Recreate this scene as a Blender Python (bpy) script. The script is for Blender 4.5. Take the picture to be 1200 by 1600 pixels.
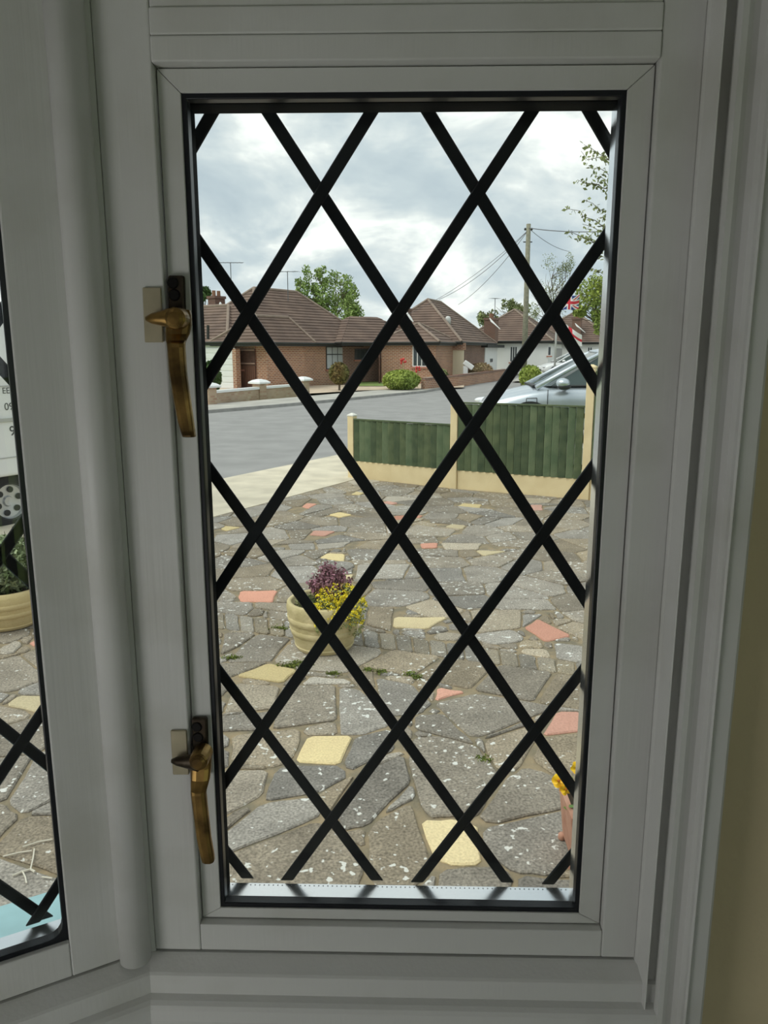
import bpy, math, random
import numpy as np
from mathutils import Vector, Matrix, noise as mnoise

for o in list(bpy.data.objects): bpy.data.objects.remove(o)
SC = bpy.context.scene
COL = SC.collection
PI = math.pi

# ------------------------------------------------------------------ camera
YAW, PITCH, FPX = math.radians(1.335), math.radians(11.688), 1200.0
CAM = Vector((0.0, -0.72, 1.85))
FW = Vector((-math.sin(YAW)*math.cos(PITCH), math.cos(YAW)*math.cos(PITCH), -math.sin(PITCH)))
RT = Vector((math.cos(YAW), math.sin(YAW), 0.0))
UP = RT.cross(FW)
cam_d = bpy.data.cameras.new('camera')
cam = bpy.data.objects.new('camera', cam_d); COL.objects.link(cam)
cam.matrix_world = Matrix(((RT.x, UP.x, -FW.x, CAM.x), (RT.y, UP.y, -FW.y, CAM.y), (RT.z, UP.z, -FW.z, CAM.z), (0, 0, 0, 1)))
cam_d.sensor_fit = 'VERTICAL'; cam_d.sensor_height = 24.0; cam_d.lens = 24.0*FPX/1600.0
cam_d.clip_start = 0.02; cam_d.clip_end = 600
SC.camera = cam

# ------------------------------------------------------------------ exposure, sky, sun
SC.view_settings.view_transform = 'Standard'; SC.view_settings.look = 'None'
SC.view_settings.exposure = 0.0; SC.view_settings.gamma = 1.0; SC.view_settings.use_curve_mapping = False
SKY_STRENGTH = 1.25
SUN_STRENGTH = 2.2
W = bpy.data.worlds.new('overcast_sky'); SC.world = W; W.use_nodes = True
wn, wl = W.node_tree.nodes, W.node_tree.links
wn.clear()
def N(kind, nodes=None, **kw):
    n = (nodes or wn).new(kind)
    for k, v in kw.items(): setattr(n, k, v)
    return n
tc = N('ShaderNodeTexCoord'); sep = N('ShaderNodeSeparateXYZ'); wl.new(tc.outputs['Generated'], sep.inputs[0])
mx = N('ShaderNodeMath', operation='ABSOLUTE'); wl.new(sep.outputs['Z'], mx.inputs[0])
ad = N('ShaderNodeMath', operation='ADD'); wl.new(mx.outputs[0], ad.inputs[0]); ad.inputs[1].default_value = 0.42
d1 = N('ShaderNodeMath', operation='DIVIDE'); wl.new(sep.outputs['X'], d1.inputs[0]); wl.new(ad.outputs[0], d1.inputs[1])
d2 = N('ShaderNodeMath', operation='DIVIDE'); wl.new(sep.outputs['Y'], d2.inputs[0]); wl.new(ad.outputs[0], d2.inputs[1])
cmb = N('ShaderNodeCombineXYZ'); wl.new(d1.outputs[0], cmb.inputs[0]); wl.new(d2.outputs[0], cmb.inputs[1]); cmb.inputs[2].default_value = 3.3
n1 = N('ShaderNodeTexNoise'); n1.inputs['Scale'].default_value = 3.6; n1.inputs['Detail'].default_value = 7.0
n1.inputs['Roughness'].default_value = 0.56; n1.inputs['Distortion'].default_value = 0.25
wl.new(cmb.outputs[0], n1.inputs['Vector'])
rp = N('ShaderNodeValToRGB'); wl.new(n1.outputs['Fac'], rp.inputs[0])
el = rp.color_ramp.elements
el[0].position = 0.33; el[0].color = (0.46, 0.53, 0.60, 1)
el[1].position = 0.63; el[1].color = (1.0, 0.995, 0.98, 1)
e = el.new(0.47); e.color = (0.57, 0.63, 0.68, 1)
e = el.new(0.56); e.color = (0.74, 0.77, 0.79, 1)
bg = N('ShaderNodeBackground'); wl.new(rp.outputs[0], bg.inputs[0]); bg.inputs[1].default_value = SKY_STRENGTH
wo = N('ShaderNodeOutputWorld'); wl.new(bg.outputs[0], wo.inputs[0])
sd = bpy.data.lights.new('hazy_sun', 'SUN'); sd.energy = SUN_STRENGTH; sd.angle = math.radians(55); sd.color = (1, 0.95, 0.87)
sun = bpy.data.objects.new('hazy_sun', sd); COL.objects.link(sun)
sun.rotation_euler = Vector((-0.55, -0.22, 0.8)).to_track_quat('Z', 'Y').to_euler(); sun.location = (-20, -10, 40)

# ------------------------------------------------------------------ pixel -> place helpers (1200 x 1600 frame)
def ray(x, y): return FW + RT*((x-600)/FPX) + UP*((800-y)/FPX)
def P(x, y, Y):
    d = ray(x, y); return CAM + d*((Y-CAM.y)/d.y)
def G(x, y, z=0.0):
    d = ray(x, y); return CAM + d*((z-CAM.z)/d.z)
def S(p):
    d = Vector(p)-CAM; z = d.dot(FW); return 600+FPX*d.dot(RT)/z, 800-FPX*d.dot(UP)/z
def FP(px, py, o, dr):
    """ray meets the upright plane through o along dr: (distance along dr, height)"""
    n = Vector((-dr[1], dr[0], 0)); d = ray(px, py)
    t = (Vector((o[0], o[1], 0))-CAM).dot(n)/d.dot(n); q = CAM+d*t
    return (q.x-o[0])*dr[0]+(q.y-o[1])*dr[1], q.z

# ------------------------------------------------------------------ materials
MATS = {}
def pmat(name, col, rough=0.6, metal=0.0, var=0.0, vscale=6.0, bump=0.0, bscale=60.0, spec=0.5, col2=None, coat=0.0, rnd=0.0):
    if name in MATS: return MATS[name]
    m = bpy.data.materials.new(name); m.use_nodes = True; MATS[name] = m
    nd, lk = m.node_tree.nodes, m.node_tree.links
    b = nd['Principled BSDF']
    b.inputs['Base Color'].default_value = (*col, 1); b.inputs['Roughness'].default_value = rough; b.inputs['Metallic'].default_value = metal
    b.inputs['Specular IOR Level'].default_value = spec
    if coat: b.inputs['Coat Weight'].default_value = coat; b.inputs['Coat Roughness'].default_value = 0.05
    t = nd.new('ShaderNodeTexCoord')
    if var or col2:
        nz = nd.new('ShaderNodeTexNoise'); nz.inputs['Scale'].default_value = vscale; nz.inputs['Detail'].default_value = 5
        lk.new(t.outputs['Object'], nz.inputs['Vector'])
        mixn = nd.new('ShaderNodeMix'); mixn.data_type = 'RGBA'
        c2 = col2 if col2 else tuple(c*(1-var) for c in col)
        c1 = col if col2 else tuple(min(1, c*(1+var)) for c in col)
        mixn.inputs[6].default_value = (*c1, 1); mixn.inputs[7].default_value = (*c2, 1)
        mr = nd.new('ShaderNodeMapRange'); mr.inputs[1].default_value = 0.35; mr.inputs[2].default_value = 0.65
        lk.new(nz.outputs['Fac'], mr.inputs[0]); lk.new(mr.outputs[0], mixn.inputs[0])
        out = mixn.outputs[2]
        if rnd:
            gi = nd.new('ShaderNodeNewGeometry'); hs = nd.new('ShaderNodeHueSaturation')
            ma = nd.new('ShaderNodeMapRange'); ma.inputs[3].default_value = 1-rnd; ma.inputs[4].default_value = 1+rnd
            lk.new(gi.outputs['Random Per Island'], ma.inputs[0]); lk.new(ma.outputs[0], hs.inputs['Value']); lk.new(out, hs.inputs['Color']); out = hs.outputs[0]
        lk.new(out, b.inputs['Base Color'])
    if bump:
        nb = nd.new('ShaderNodeTexNoise'); nb.inputs['Scale'].default_value = bscale; nb.inputs['Detail'].default_value = 4
        lk.new(t.outputs['Object'], nb.inputs['Vector'])
        bp = nd.new('ShaderNodeBump'); bp.inputs['Strength'].default_value = bump; bp.inputs['Distance'].default_value = 0.01
        lk.new(nb.outputs['Fac'], bp.inputs['Height']); lk.new(bp.outputs[0], b.inputs['Normal'])
    return m
def glass_mat():
    m = bpy.data.materials.new('clear_glass'); m.use_nodes = True; nd, lk = m.node_tree.nodes, m.node_tree.links
    nd.clear(); o = nd.new('ShaderNodeOutputMaterial'); tr = nd.new('ShaderNodeBsdfTransparent'); gl = nd.new('ShaderNodeBsdfGlossy')
    gl.inputs['Roughness'].default_value = 0.01; tr.inputs[0].default_value = (0.97, 0.985, 0.975, 1)
    fr = nd.new('ShaderNodeFresnel'); fr.inputs[0].default_value = 1.3; mx = nd.new('ShaderNodeMixShader')
    lk.new(fr.outputs[0], mx.inputs[0]); lk.new(tr.outputs[0], mx.inputs[1]); lk.new(gl.outputs[0], mx.inputs[2]); lk.new(mx.outputs[0], o.inputs[0])
    return m
M_GLASS = glass_mat()
def brick_mat(name, c1, c2, mortar, bw=0.25, bh=0.090, ms=0.016, rough=0.85):
    m = bpy.data.materials.new(name); m.use_nodes = True; nd, lk = m.node_tree.nodes, m.node_tree.links
    b = nd['Principled BSDF']; b.inputs['Roughness'].default_value = rough
    g = nd.new('ShaderNodeNewGeometry'); cr = nd.new('ShaderNodeVectorMath'); cr.operation = 'CROSS_PRODUCT'
    cr.inputs[0].default_value = (0, 0, 1); lk.new(g.outputs['True Normal'], cr.inputs[1])
    dt = nd.new('ShaderNodeVectorMath'); dt.operation = 'DOT_PRODUCT'; lk.new(cr.outputs[0], dt.inputs[0]); lk.new(g.outputs['Position'], dt.inputs[1])
    sp = nd.new('ShaderNodeSeparateXYZ'); lk.new(g.outputs['Position'], sp.inputs[0])
    cb = nd.new('ShaderNodeCombineXYZ'); lk.new(dt.outputs['Value'], cb.inputs[0]); lk.new(sp.outputs[2], cb.inputs[1])
    bt = nd.new('ShaderNodeTexBrick'); lk.new(cb.outputs[0], bt.inputs['Vector']); bt.inputs['Scale'].default_value = 1.0
    bt.inputs['Brick Width'].default_value = bw; bt.inputs['Row Height'].default_value = bh; bt.inputs['Mortar Size'].default_value = ms
    bt.inputs['Color1'].default_value = (*c1, 1); bt.inputs['Color2'].default_value = (*c2, 1); bt.inputs['Mortar'].default_value = (*mortar, 1)
    nz = nd.new('ShaderNodeTexNoise'); nz.inputs['Scale'].default_value = 0.9; lk.new(g.outputs['Position'], nz.inputs['Vector'])
    mr = nd.new('ShaderNodeMapRange'); mr.inputs[3].default_value = 0.75; mr.inputs[4].default_value = 1.25; lk.new(nz.outputs['Fac'], mr.inputs[0])
    hs = nd.new('ShaderNodeHueSaturation'); lk.new(bt.outputs['Color'], hs.inputs['Color']); lk.new(mr.outputs[0], hs.inputs['Value'])
    lk.new(hs.outputs[0], b.inputs['Base Color'])
    return m
def stone_mat(name, cA, cB, lich=0.55, slo=0.6, shi=1.5, gr=.42):
    """paving stone: mottled grain, a different tone for each stone, white lichen blotches"""
    m = bpy.data.materials.new(name); m.use_nodes = True; nd, lk = m.node_tree.nodes, m.node_tree.links
    b = nd['Principled BSDF']; b.inputs['Roughness'].default_value = 0.85; b.inputs['Specular IOR Level'].default_value = 0.25
    g = nd.new('ShaderNodeNewGeometry'); oi = nd.new('ShaderNodeObjectInfo')
    n1 = nd.new('ShaderNodeTexNoise'); n1.inputs['Scale'].default_value = 3.6; n1.inputs['Detail'].default_value = 8; n1.inputs['Roughness'].default_value = 0.72
    lk.new(g.outputs['Position'], n1.inputs['Vector'])
    r1 = nd.new('ShaderNodeMapRange'); r1.inputs[1].default_value = 0.32; r1.inputs[2].default_value = 0.68; lk.new(n1.outputs['Fac'], r1.inputs[0])
    mx = nd.new('ShaderNodeMix'); mx.data_type = 'RGBA'; mx.inputs[6].default_value = (*cA, 1); mx.inputs[7].default_value = (*cB, 1); lk.new(r1.outputs[0], mx.inputs[0])
    n2 = nd.new('ShaderNodeTexNoise'); n2.inputs['Scale'].default_value = 90.0; n2.inputs['Detail'].default_value = 3; lk.new(g.outputs['Position'], n2.inputs['Vector'])
    r2 = nd.new('ShaderNodeMapRange'); r2.inputs[1].default_value = 0.3; r2.inputs[2].default_value = 0.7; r2.inputs[3].default_value = 1-gr; r2.inputs[4].default_value = 1+gr; lk.new(n2.outputs['Fac'], r2.inputs[0])
    ra = nd.new('ShaderNodeMath'); ra.operation = 'ADD'; lk.new(oi.outputs['Random'], ra.inputs[0]); lk.new(g.outputs['Random Per Island'], ra.inputs[1])
    fr = nd.new('ShaderNodeMath'); fr.operation = 'FRACT'; lk.new(ra.outputs[0], fr.inputs[0])
    r3 = nd.new('ShaderNodeMapRange'); r3.inputs[3].default_value = 0.78; r3.inputs[4].default_value = 1.25; lk.new(fr.outputs[0], r3.inputs[0])
    mu = nd.new('ShaderNodeMath'); mu.operation = 'MULTIPLY'; lk.new(r2.outputs[0], mu.inputs[0]); lk.new(r3.outputs[0], mu.inputs[1])
    hs = nd.new('ShaderNodeHueSaturation'); lk.new(mx.outputs[2], hs.inputs['Color']); lk.new(mu.outputs[0], hs.inputs['Value'])
    sx = nd.new('ShaderNodeMapRange'); sx.inputs[3].default_value = slo; sx.inputs[4].default_value = shi
    f2 = nd.new('ShaderNodeMath'); f2.operation = 'MULTIPLY'; lk.new(fr.outputs[0], f2.inputs[0]); f2.inputs[1].default_value = 7.31
    f3 = nd.new('ShaderNodeMath'); f3.operation = 'FRACT'; lk.new(f2.outputs[0], f3.inputs[0]); lk.new(f3.outputs[0], sx.inputs[0]); lk.new(sx.outputs[0], hs.inputs['Saturation'])
    out = hs.outputs[0]
    if lich:
        vo = nd.new('ShaderNodeTexNoise'); vo.inputs['Scale'].default_value = 26.0; vo.inputs['Detail'].default_value = 2.5; lk.new(g.outputs['Position'], vo.inputs['Vector'])
        n3 = nd.new('ShaderNodeTexNoise'); n3.inputs['Scale'].default_value = 2.2; lk.new(g.outputs['Position'], n3.inputs['Vector'])
        ad = nd.new('ShaderNodeMath'); ad.operation = 'MULTIPLY_ADD'; lk.new(n3.outputs['Fac'], ad.inputs[0]); ad.inputs[1].default_value = 0.35; lk.new(vo.outputs['Fac'], ad.inputs[2])
        r4 = nd.new('ShaderNodeMapRange'); r4.inputs[1].default_value = 0.815; r4.inputs[2].default_value = 0.85; r4.inputs[4].default_value = lich; lk.new(ad.outputs[0], r4.inputs[0])
        m2 = nd.new('ShaderNodeMix'); m2.data_type = 'RGBA'; lk.new(out, m2.inputs[6]); m2.inputs[7].default_value = (0.78, 0.78, 0.74, 1); lk.new(r4.outputs[0], m2.inputs[0]); out = m2.outputs[2]
    lk.new(out, b.inputs['Base Color'])
    bp = nd.new('ShaderNodeBump'); bp.inputs['Strength'].default_value = 0.45; bp.inputs['Distance'].default_value = 0.01; lk.new(n2.outputs['Fac'], bp.inputs['Height']); lk.new(bp.outputs[0], b.inputs['Normal'])
    return m
def paint_mat(name, col, grime):
    """old brush-painted timber: faint streaks along the grain, grime patches"""
    m = bpy.data.materials.new(name); m.use_nodes = True; nd, lk = m.node_tree.nodes, m.node_tree.links
    b = nd['Principled BSDF']; b.inputs['Roughness'].default_value = 0.42
    g = nd.new('ShaderNodeNewGeometry')
    n1 = nd.new('ShaderNodeTexNoise'); n1.inputs['Scale'].default_value = 9.0; n1.inputs['Detail'].default_value = 6; lk.new(g.outputs['Position'], n1.inputs['Vector'])
    r1 = nd.new('ShaderNodeMapRange'); r1.inputs[1].default_value = 0.5; r1.inputs[2].default_value = 0.8; lk.new(n1.outputs['Fac'], r1.inputs[0])
    mx = nd.new('ShaderNodeMix'); mx.data_type = 'RGBA'; mx.inputs[6].default_value = (*col, 1); mx.inputs[7].default_value = (*grime, 1); lk.new(r1.outputs[0], mx.inputs[0])
    lk.new(mx.outputs[2], b.inputs['Base Color'])
    mp = nd.new('ShaderNodeMapping'); mp.inputs['Scale'].default_value = (260, 260, 6); lk.new(g.outputs['Position'], mp.inputs[0])
    n2 = nd.new('ShaderNodeTexNoise'); n2.inputs['Scale'].default_value = 1.0; n2.inputs['Detail'].default_value = 3; lk.new(mp.outputs[0], n2.inputs['Vector'])
    bp = nd.new('ShaderNodeBump'); bp.inputs['Strength'].default_value = 0.12; bp.inputs['Distance'].default_value = 0.002; lk.new(n2.outputs['Fac'], bp.inputs['Height']); lk.new(bp.outputs[0], b.inputs['Normal'])
    return m
M_WHITE = paint_mat('white_gloss_paint', (0.74, 0.745, 0.72), (0.62, 0.62, 0.57))
M_WALL = pmat('ochre_wall', (0.80, 0.68, 0.43), 0.8, var=0.06, vscale=4, bump=0.15, bscale=120)
M_RUB = pmat('black_gasket', (0.008, 0.010, 0.014), 0.35)
M_ALU = pmat('spacer_aluminium', (0.93, 0.94, 0.95), 0.22, 0.9)
M_LEAD = pmat('dark_lead', (0.016, 0.019, 0.024), 0.34, 0.25, var=0.2, vscale=30)
M_SPACER_SHADE = pmat('spacer_in_shade', (0.006, 0.007, 0.009), 0.8, spec=0.15)  # top and left spacer bars: shade and dark reflection painted in as black
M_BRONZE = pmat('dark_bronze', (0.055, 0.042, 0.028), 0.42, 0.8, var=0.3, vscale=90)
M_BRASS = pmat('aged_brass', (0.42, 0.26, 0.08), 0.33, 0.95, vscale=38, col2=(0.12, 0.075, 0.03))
M_STRIKE = pmat('cream_brass', (0.46, 0.41, 0.28), 0.45, 0.35, var=0.1, vscale=40)

# ------------------------------------------------------------------ mesh building
class MB:
    def __init__(s): s.v = []; s.f = []
    def add(s, vs, fs, M=None):
        b = len(s.v); s.v += [tuple((M @ Vector(p)) if M else p) for p in vs]; s.f += [tuple(i+b for i in q) for q in fs]; return s
    def box(s, x0, x1, y0, y1, z0, z1, M=None):
        vs = [(x, y, z) for z in (z0, z1) for (x, y) in ((x0, y0), (x1, y0), (x1, y1), (x0, y1))]
        return s.add(vs, [(3, 2, 1, 0), (4, 5, 6, 7), (0, 1, 5, 4), (1, 2, 6, 5), (2, 3, 7, 6), (3, 0, 4, 7)], M)
    def prism(s, poly, z0, z1, M=None):
        n = len(poly); vs = [(p[0], p[1], z0) for p in poly]+[(p[0], p[1], z1) for p in poly]
        return s.add(vs, [tuple(range(n))[::-1], tuple(range(n, 2*n))]+[(i, (i+1) % n, n+(i+1) % n, n+i) for i in range(n)], M)
    def ext(s, poly3, vec, M=None):
        n = len(poly3); vs = [tuple(p) for p in poly3]+[tuple(Vector(p)+Vector(vec)) for p in poly3]
        return s.add(vs, [tuple(range(n))[::-1], tuple(range(n, 2*n))]+[(i, (i+1) % n, n+(i+1) % n, n+i) for i in range(n)], M)
    def loft(s, rings, caps=True, M=None, closed=True):
        n = len(rings[0]); vs = [tuple(p) for r in rings for p in r]; fs = []
        for k in range(len(rings)-1):
            for i in range(n if closed else n-1):
                j = (i+1) % n; fs.append((k*n+i, k*n+j, (k+1)*n+j, (k+1)*n+i))
        if caps: fs.append(tuple(range(n))[::-1]); fs.append(tuple((len(rings)-1)*n+i for i in range(n)))
        return s.add(vs, fs, M)
    def tube(s, path, r, n=8, M=None):
        path = [Vector(p) for p in path]; rr = r if isinstance(r, (list, tuple)) else [r]*len(path); rings = []
        for i, p in enumerate(path):
            t = (path[min(i+1, len(path)-1)]-path[max(i-1, 0)]).normalized()
            a = t.orthogonal().normalized() if i == 0 else (a-t*a.dot(t)).normalized()
            b = t.cross(a); rings.append([p+(a*math.cos(2*PI*k/n)+b*math.sin(2*PI*k/n))*rr[i] for k in range(n)])
        return s.loft(rings, True, M)
    def lathe(s, prof, c=(0, 0, 0), n=32, M=None, caps=True):
        rings = [[(c[0]+r*math.cos(2*PI*k/n), c[1]+r*math.sin(2*PI*k/n), c[2]+z) for k in range(n)] for r, z in prof]
        return s.loft(rings, caps, M)
    def blob(s, c, rad, seed=0, nu=14, nv=9, amp=0.18, fr=2.2):
        vs = []; fs = []
        for j in range(nv+1):
            for i in range(nu):
                a, b = 2*PI*i/nu, PI*j/nv
                d = Vector((math.sin(b)*math.cos(a), math.sin(b)*math.sin(a), math.cos(b)))
                k = 1+amp*mnoise.noise(d*fr+Vector((seed, seed*1.7, 0)))
                vs.append((c[0]+d.x*rad[0]*k, c[1]+d.y*rad[1]*k, c[2]+d.z*rad[2]*k))
        for j in range(nv):
            for i in range(nu): fs.append((j*nu+i, (j+1)*nu+i, (j+1)*nu+(i+1) % nu, j*nu+(i+1) % nu))
        return s.add(vs, fs)
    def leaf(s, c, sz, rng, el=1.9, flat=0.0, up=None):
        d = Vector((rng.gauss(0, 1), rng.gauss(0, 1), rng.gauss(0, 1)*(1-flat)))
        if up: d = d*0.5+Vector(up)
        d.normalize(); e = d.cross(Vector((rng.gauss(0, 1), rng.gauss(0, 1), rng.gauss(0, 1)))).normalized()
        c = Vector(c); b = len(s.v)
        s.v += [tuple(c-d*sz*el/2), tuple(c+e*sz/2), tuple(c+d*sz*el/2), tuple(c-e*sz/2)]; s.f.append((b, b+1, b+2, b+3))
    def build(s, name, mat, parent=None, smooth=False, bevel=0.0, local=False, sub=0, seg=2):
        me = bpy.data.meshes.new(name); vs = s.v
        if parent is not None and not local:
            iv = WM[parent.name].inverted(); vs = [tuple(iv @ Vector(p)) for p in vs]
        elif parent is None and vs and not local:
            pass
        me.from_pydata(vs, [], s.f); me.update()
        import bmesh
        bm = bmesh.new(); bm.from_mesh(me); bmesh.ops.recalc_face_normals(bm, faces=bm.faces); bm.to_mesh(me); bm.free()
        o = bpy.data.objects.new(name, me); COL.objects.link(o)
        if mat: me.materials.append(mat)
        if parent is not None: o.parent = parent
        WM[o.name] = WM[parent.name] if parent is not None else Matrix()
        if smooth: me.polygons.foreach_set('use_smooth', [True]*len(me.polygons))
        if bevel:
            m = o.modifiers.new('bevel', 'BEVEL'); m.width = bevel; m.segments = seg; m.limit_method = 'ANGLE'; m.angle_limit = 0.6
        if sub:
            m = o.modifiers.new('subd', 'SUBSURF'); m.levels = sub; m.render_levels = sub
        return o
WM = {}
def tag(o, label=None, cat=None, group=None, kind=None):
    if label: o['label'] = label
    if cat: o['category'] = cat
    if group: o['group'] = group
    if kind: o['kind'] = kind
    return o
def thing(name, loc, label, cat, rz=0.0, group=None, kind=None):
    o = bpy.data.objects.new(name, None); COL.objects.link(o); o.location = loc; o.rotation_euler = (0, 0, rz); o.empty_display_size = 0.1
    WM[o.name] = Matrix.Translation(Vector(loc)) @ Matrix.Rotation(rz, 4, 'Z')
    return tag(o, label, cat, group, kind)
def struct(name, mb, mat, label=None, cat=None, bevel=0.0, smooth=False):
    return tag(mb.build(name, mat, None, smooth, bevel), label, cat, None, 'structure')
def sweep(mb, path, prof, z0=0.0):
    """sweep a closed (inward offset, height) outline along a plan polyline with mitred corners; inward = left of travel"""
    path = [Vector((p[0], p[1])) for p in path]; rings = []
    for i, p in enumerate(path):
        ns = []
        if i > 0: d = (p-path[i-1]).normalized(); ns.append(Vector((-d.y, d.x)))
        if i < len(path)-1: d = (path[i+1]-p).normalized(); ns.append(Vector((-d.y, d.x)))
        n = sum(ns, Vector((0, 0))); n = n/len(ns); n = n/n.length_squared
        rings.append([(p.x+n.x*o, p.y+n.y*o, z0+z) for o, z in prof])
    return mb.loft(rings, True)
def clip(poly, n, c):
    """keep the side n.p <= c of a convex polygon (2-D tuples)"""
    out = []
    for i in range(len(poly)):
        a, b = poly[i], poly[(i+1) % len(poly)]
        da, db = a[0]*n[0]+a[1]*n[1]-c, b[0]*n[0]+b[1]*n[1]-c
        if da <= 0: out.append(a)
        if (da < 0 < db) or (db < 0 < da):
            t = da/(da-db); out.append(tuple(a[k]+(b[k]-a[k])*t for k in range(len(a))))
    return out
def area(p): return 0.5*sum(p[i][0]*p[(i+1) % len(p)][1]-p[(i+1) % len(p)][0]*p[i][1] for i in range(len(p))) if len(p) > 2 else 0

# ================================================================== THE ROOM (bay window, walls, floor, ceiling)
TH = math.radians(29.5)
U = Vector((math.cos(TH), math.sin(TH))); NN = Vector((-math.sin(TH), math.cos(TH)))
U2 = Vector((math.cos(2*TH), math.sin(2*TH)))
R0 = Vector((0.262, -0.028)); K1 = Vector((-0.262, -0.028)); K2 = K1-U*1.36; K3 = K2-U2*0.62
A2 = Vector((-0.2868, -0.042))
BAY = [R0, K1, K2, K3]
FLOOR_Z, CEIL_Z = 0.30, 2.75
R1 = Vector((0.297, -0.03))
def RU(u, n): q = R1+U*u+NN*n; return (q.x, q.y)
ku3 = (K3-R1).dot(U); kn3 = (K3-R1).dot(NN)
QW = (R1.x+1.7*math.cos(.09), R1.y+1.7*math.sin(.09))
ring = [QW, tuple(R1), tuple(R0), tuple(K1), tuple(K2), tuple(K3), RU(ku3, 0), RU(-3.9, 0), RU(-3.9, -4.2), RU(1.7, -4.2)]
M_FLOOR = pmat('grey_carpet', (0.50, 0.49, 0.47), 0.45, var=0.15, vscale=8)
M_ROOM = pmat('offwhite_room', (0.66, 0.66, 0.65), 0.85)
M_CEIL = pmat('ceiling_paint', (0.55, 0.55, 0.54), 0.9)
struct('floor', MB().prism(ring, FLOOR_Z-0.1, FLOOR_Z), M_FLOOR)
struct('ceiling', MB().prism(ring, CEIL_Z, CEIL_Z+0.15), M_CEIL)
def wall_seg(a, b, z0, z1, t=0.22):
    a, b = Vector(a), Vector(b); d = (b-a).normalized(); n = Vector((-d.y, d.x))*t   # outward = left of a->b
    return [(a.x, a.y), (b.x, b.y), (b.x+n.x, b.y+n.y), (a.x+n.x, a.y+n.y)], z0, z1
m = MB(); m.prism(*wall_seg(R1, QW, FLOOR_Z, CEIL_Z)); struct('wall_right', m, M_WALL, 'ochre painted wall beside the moulded window architrave', 'wall')
m = MB(); m.prism(*wall_seg(RU(-3.9, 0), RU(ku3, 0), FLOOR_Z, CEIL_Z)); struct('wall_front', m, M_ROOM)
m = MB(); m.prism(*wall_seg(QW, RU(1.7, -4.2), FLOOR_Z, CEIL_Z)); struct('wall_side', m, M_ROOM)
m = MB(); m.prism(*wall_seg(RU(-3.9, -4.2), RU(-3.9, 0), FLOOR_Z, CEIL_Z)); struct('wall_left', m, M_ROOM)
# unseen back wall; the wide garden door is added to let daylight in
m = MB(); DU0, DU1, DZ = -1.2, 1.6, 2.45
m.prism(*wall_seg(RU(1.7, -4.2), RU(DU1, -4.2), FLOOR_Z, CEIL_Z)); m.prism(*wall_seg(RU(DU0, -4.2), RU(-3.9, -4.2), FLOOR_Z, CEIL_Z))
m.prism(*wall_seg(RU(DU1, -4.2), RU(DU0, -4.2), DZ, CEIL_Z)); struct('wall_back', m, M_ROOM)
d1 = thing('added_door_1', (*RU(0.2, -4.2), FLOOR_Z), None, None, TH, kind='structure')
w = (DU1-DU0)/2
for i in range(4):
    x0 = -w+i*w/2; x1 = x0+w/2; h = DZ-FLOOR_Z
    f = MB(); f.box(x0+.01, x0+.07, -.06, 0, .02, h-.01); f.box(x1-.07, x1-.01, -.06, 0, .02, h-.01); f.box(x0+.07, x1-.07, -.06, 0, .02, .09); f.box(x0+.07, x1-.07, -.06, 0, h-.08, h-.01)
    f.build('door_frame', M_WHITE, d1, local=True)
    MB().box(x0+.07, x1-.07, -.035, -.03, .09, h-.08).build('glass_pane', M_GLASS, d1, local=True)
# bay: dado below the sill, wall over the head
m = MB(); sweep(m, BAY, [(0.02, FLOOR_Z), (0.02, 1.17), (-0.06, 1.17), (-0.06, FLOOR_Z)]); struct('wall_bay', m, M_ROOM)
M_BRICK = brick_mat('red_brick', (0.33, 0.14, 0.085), (0.24, 0.10, 0.065), (0.33, 0.26, 0.2))
m = MB(); sweep(m, BAY, [(-0.07, -0.1), (-0.07, 1.08), (-0.20, 1.08), (-0.20, -0.1)]); struct('wall_bay_outside', m, M_BRICK)
m = MB(); sweep(m, BAY, [(-0.01, 2.36), (-0.01, CEIL_Z), (-0.16, CEIL_Z), (-0.16, 2.36)]); struct('wall_bay_top', m, M_ROOM)
# sill mouldings
prof = [(-0.05, 1.2335), (0.000, 1.2335), (0.003, 1.2325), (0.0195, 1.2262), (0.022, 1.2245), (0.0222, 1.2035), (0.030, 1.2025), (0.0345, 1.2005), (0.037, 1.197),
        (0.0372, 1.1845), (0.041, 1.178), (0.049, 1.173), (0.052, 1.168), (0.052, 1.155), (-0.05, 1.155)]
m = MB(); sweep(m, BAY, prof); t = struct('trim_1', m, M_WHITE, 'white stepped sill moulding running below the leaded windows', 'sill moulding')
m = MB(); sweep(m, BAY, [(-0.03, 1.12), (-0.03, 1.154), (0.20, 1.154), (0.208, 1.148), (0.208, 1.126), (0.20, 1.12)]); struct('trim_2', m, M_WHITE, 'deep white window board under the sill moulding', 'window board', bevel=0.003)
# blue painted sill outside
M_BLUE = pmat('pale_blue_paint', (0.38, 0.62, 0.66), 0.5, var=0.08, vscale=20)
m = MB(); sweep(m, BAY[1:], [(-0.085, 1.16), (-0.085, 1.222), (-0.19, 1.205), (-0.20, 1.198), (-0.20, 1.165)]); struct('trim_3', m, M_BLUE, 'pale blue painted outside sill below the leaded bay windows', 'outside sill')
# post and half-round bead at the corner of the bay
m = MB(); m.prism([(-0.2565, -0.0275), (-0.264, -0.030), (-0.2862, -0.0415), (-0.32, 0.02), (-0.29, 0.07), (-0.2565, 0.05)], 1.234, 2.36)
struct('trim_4', m, M_WHITE)
m = MB(); zz = [1.2345, 2.36]; rings = []
for z in zz: rings.append([(-0.2738+0.0158*math.cos(a), -0.0385+0.0150*math.sin(a), z) for a in [2*PI*k/28 for k in range(28)]])
m.loft(rings); struct('trim_5', m, M_WHITE, 'white half-round bead covering the bay corner post', 'bead', smooth=False)
bpy.data.objects['trim_5'].data.polygons.foreach_set('use_smooth', [True]*28+[False, False])
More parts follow.
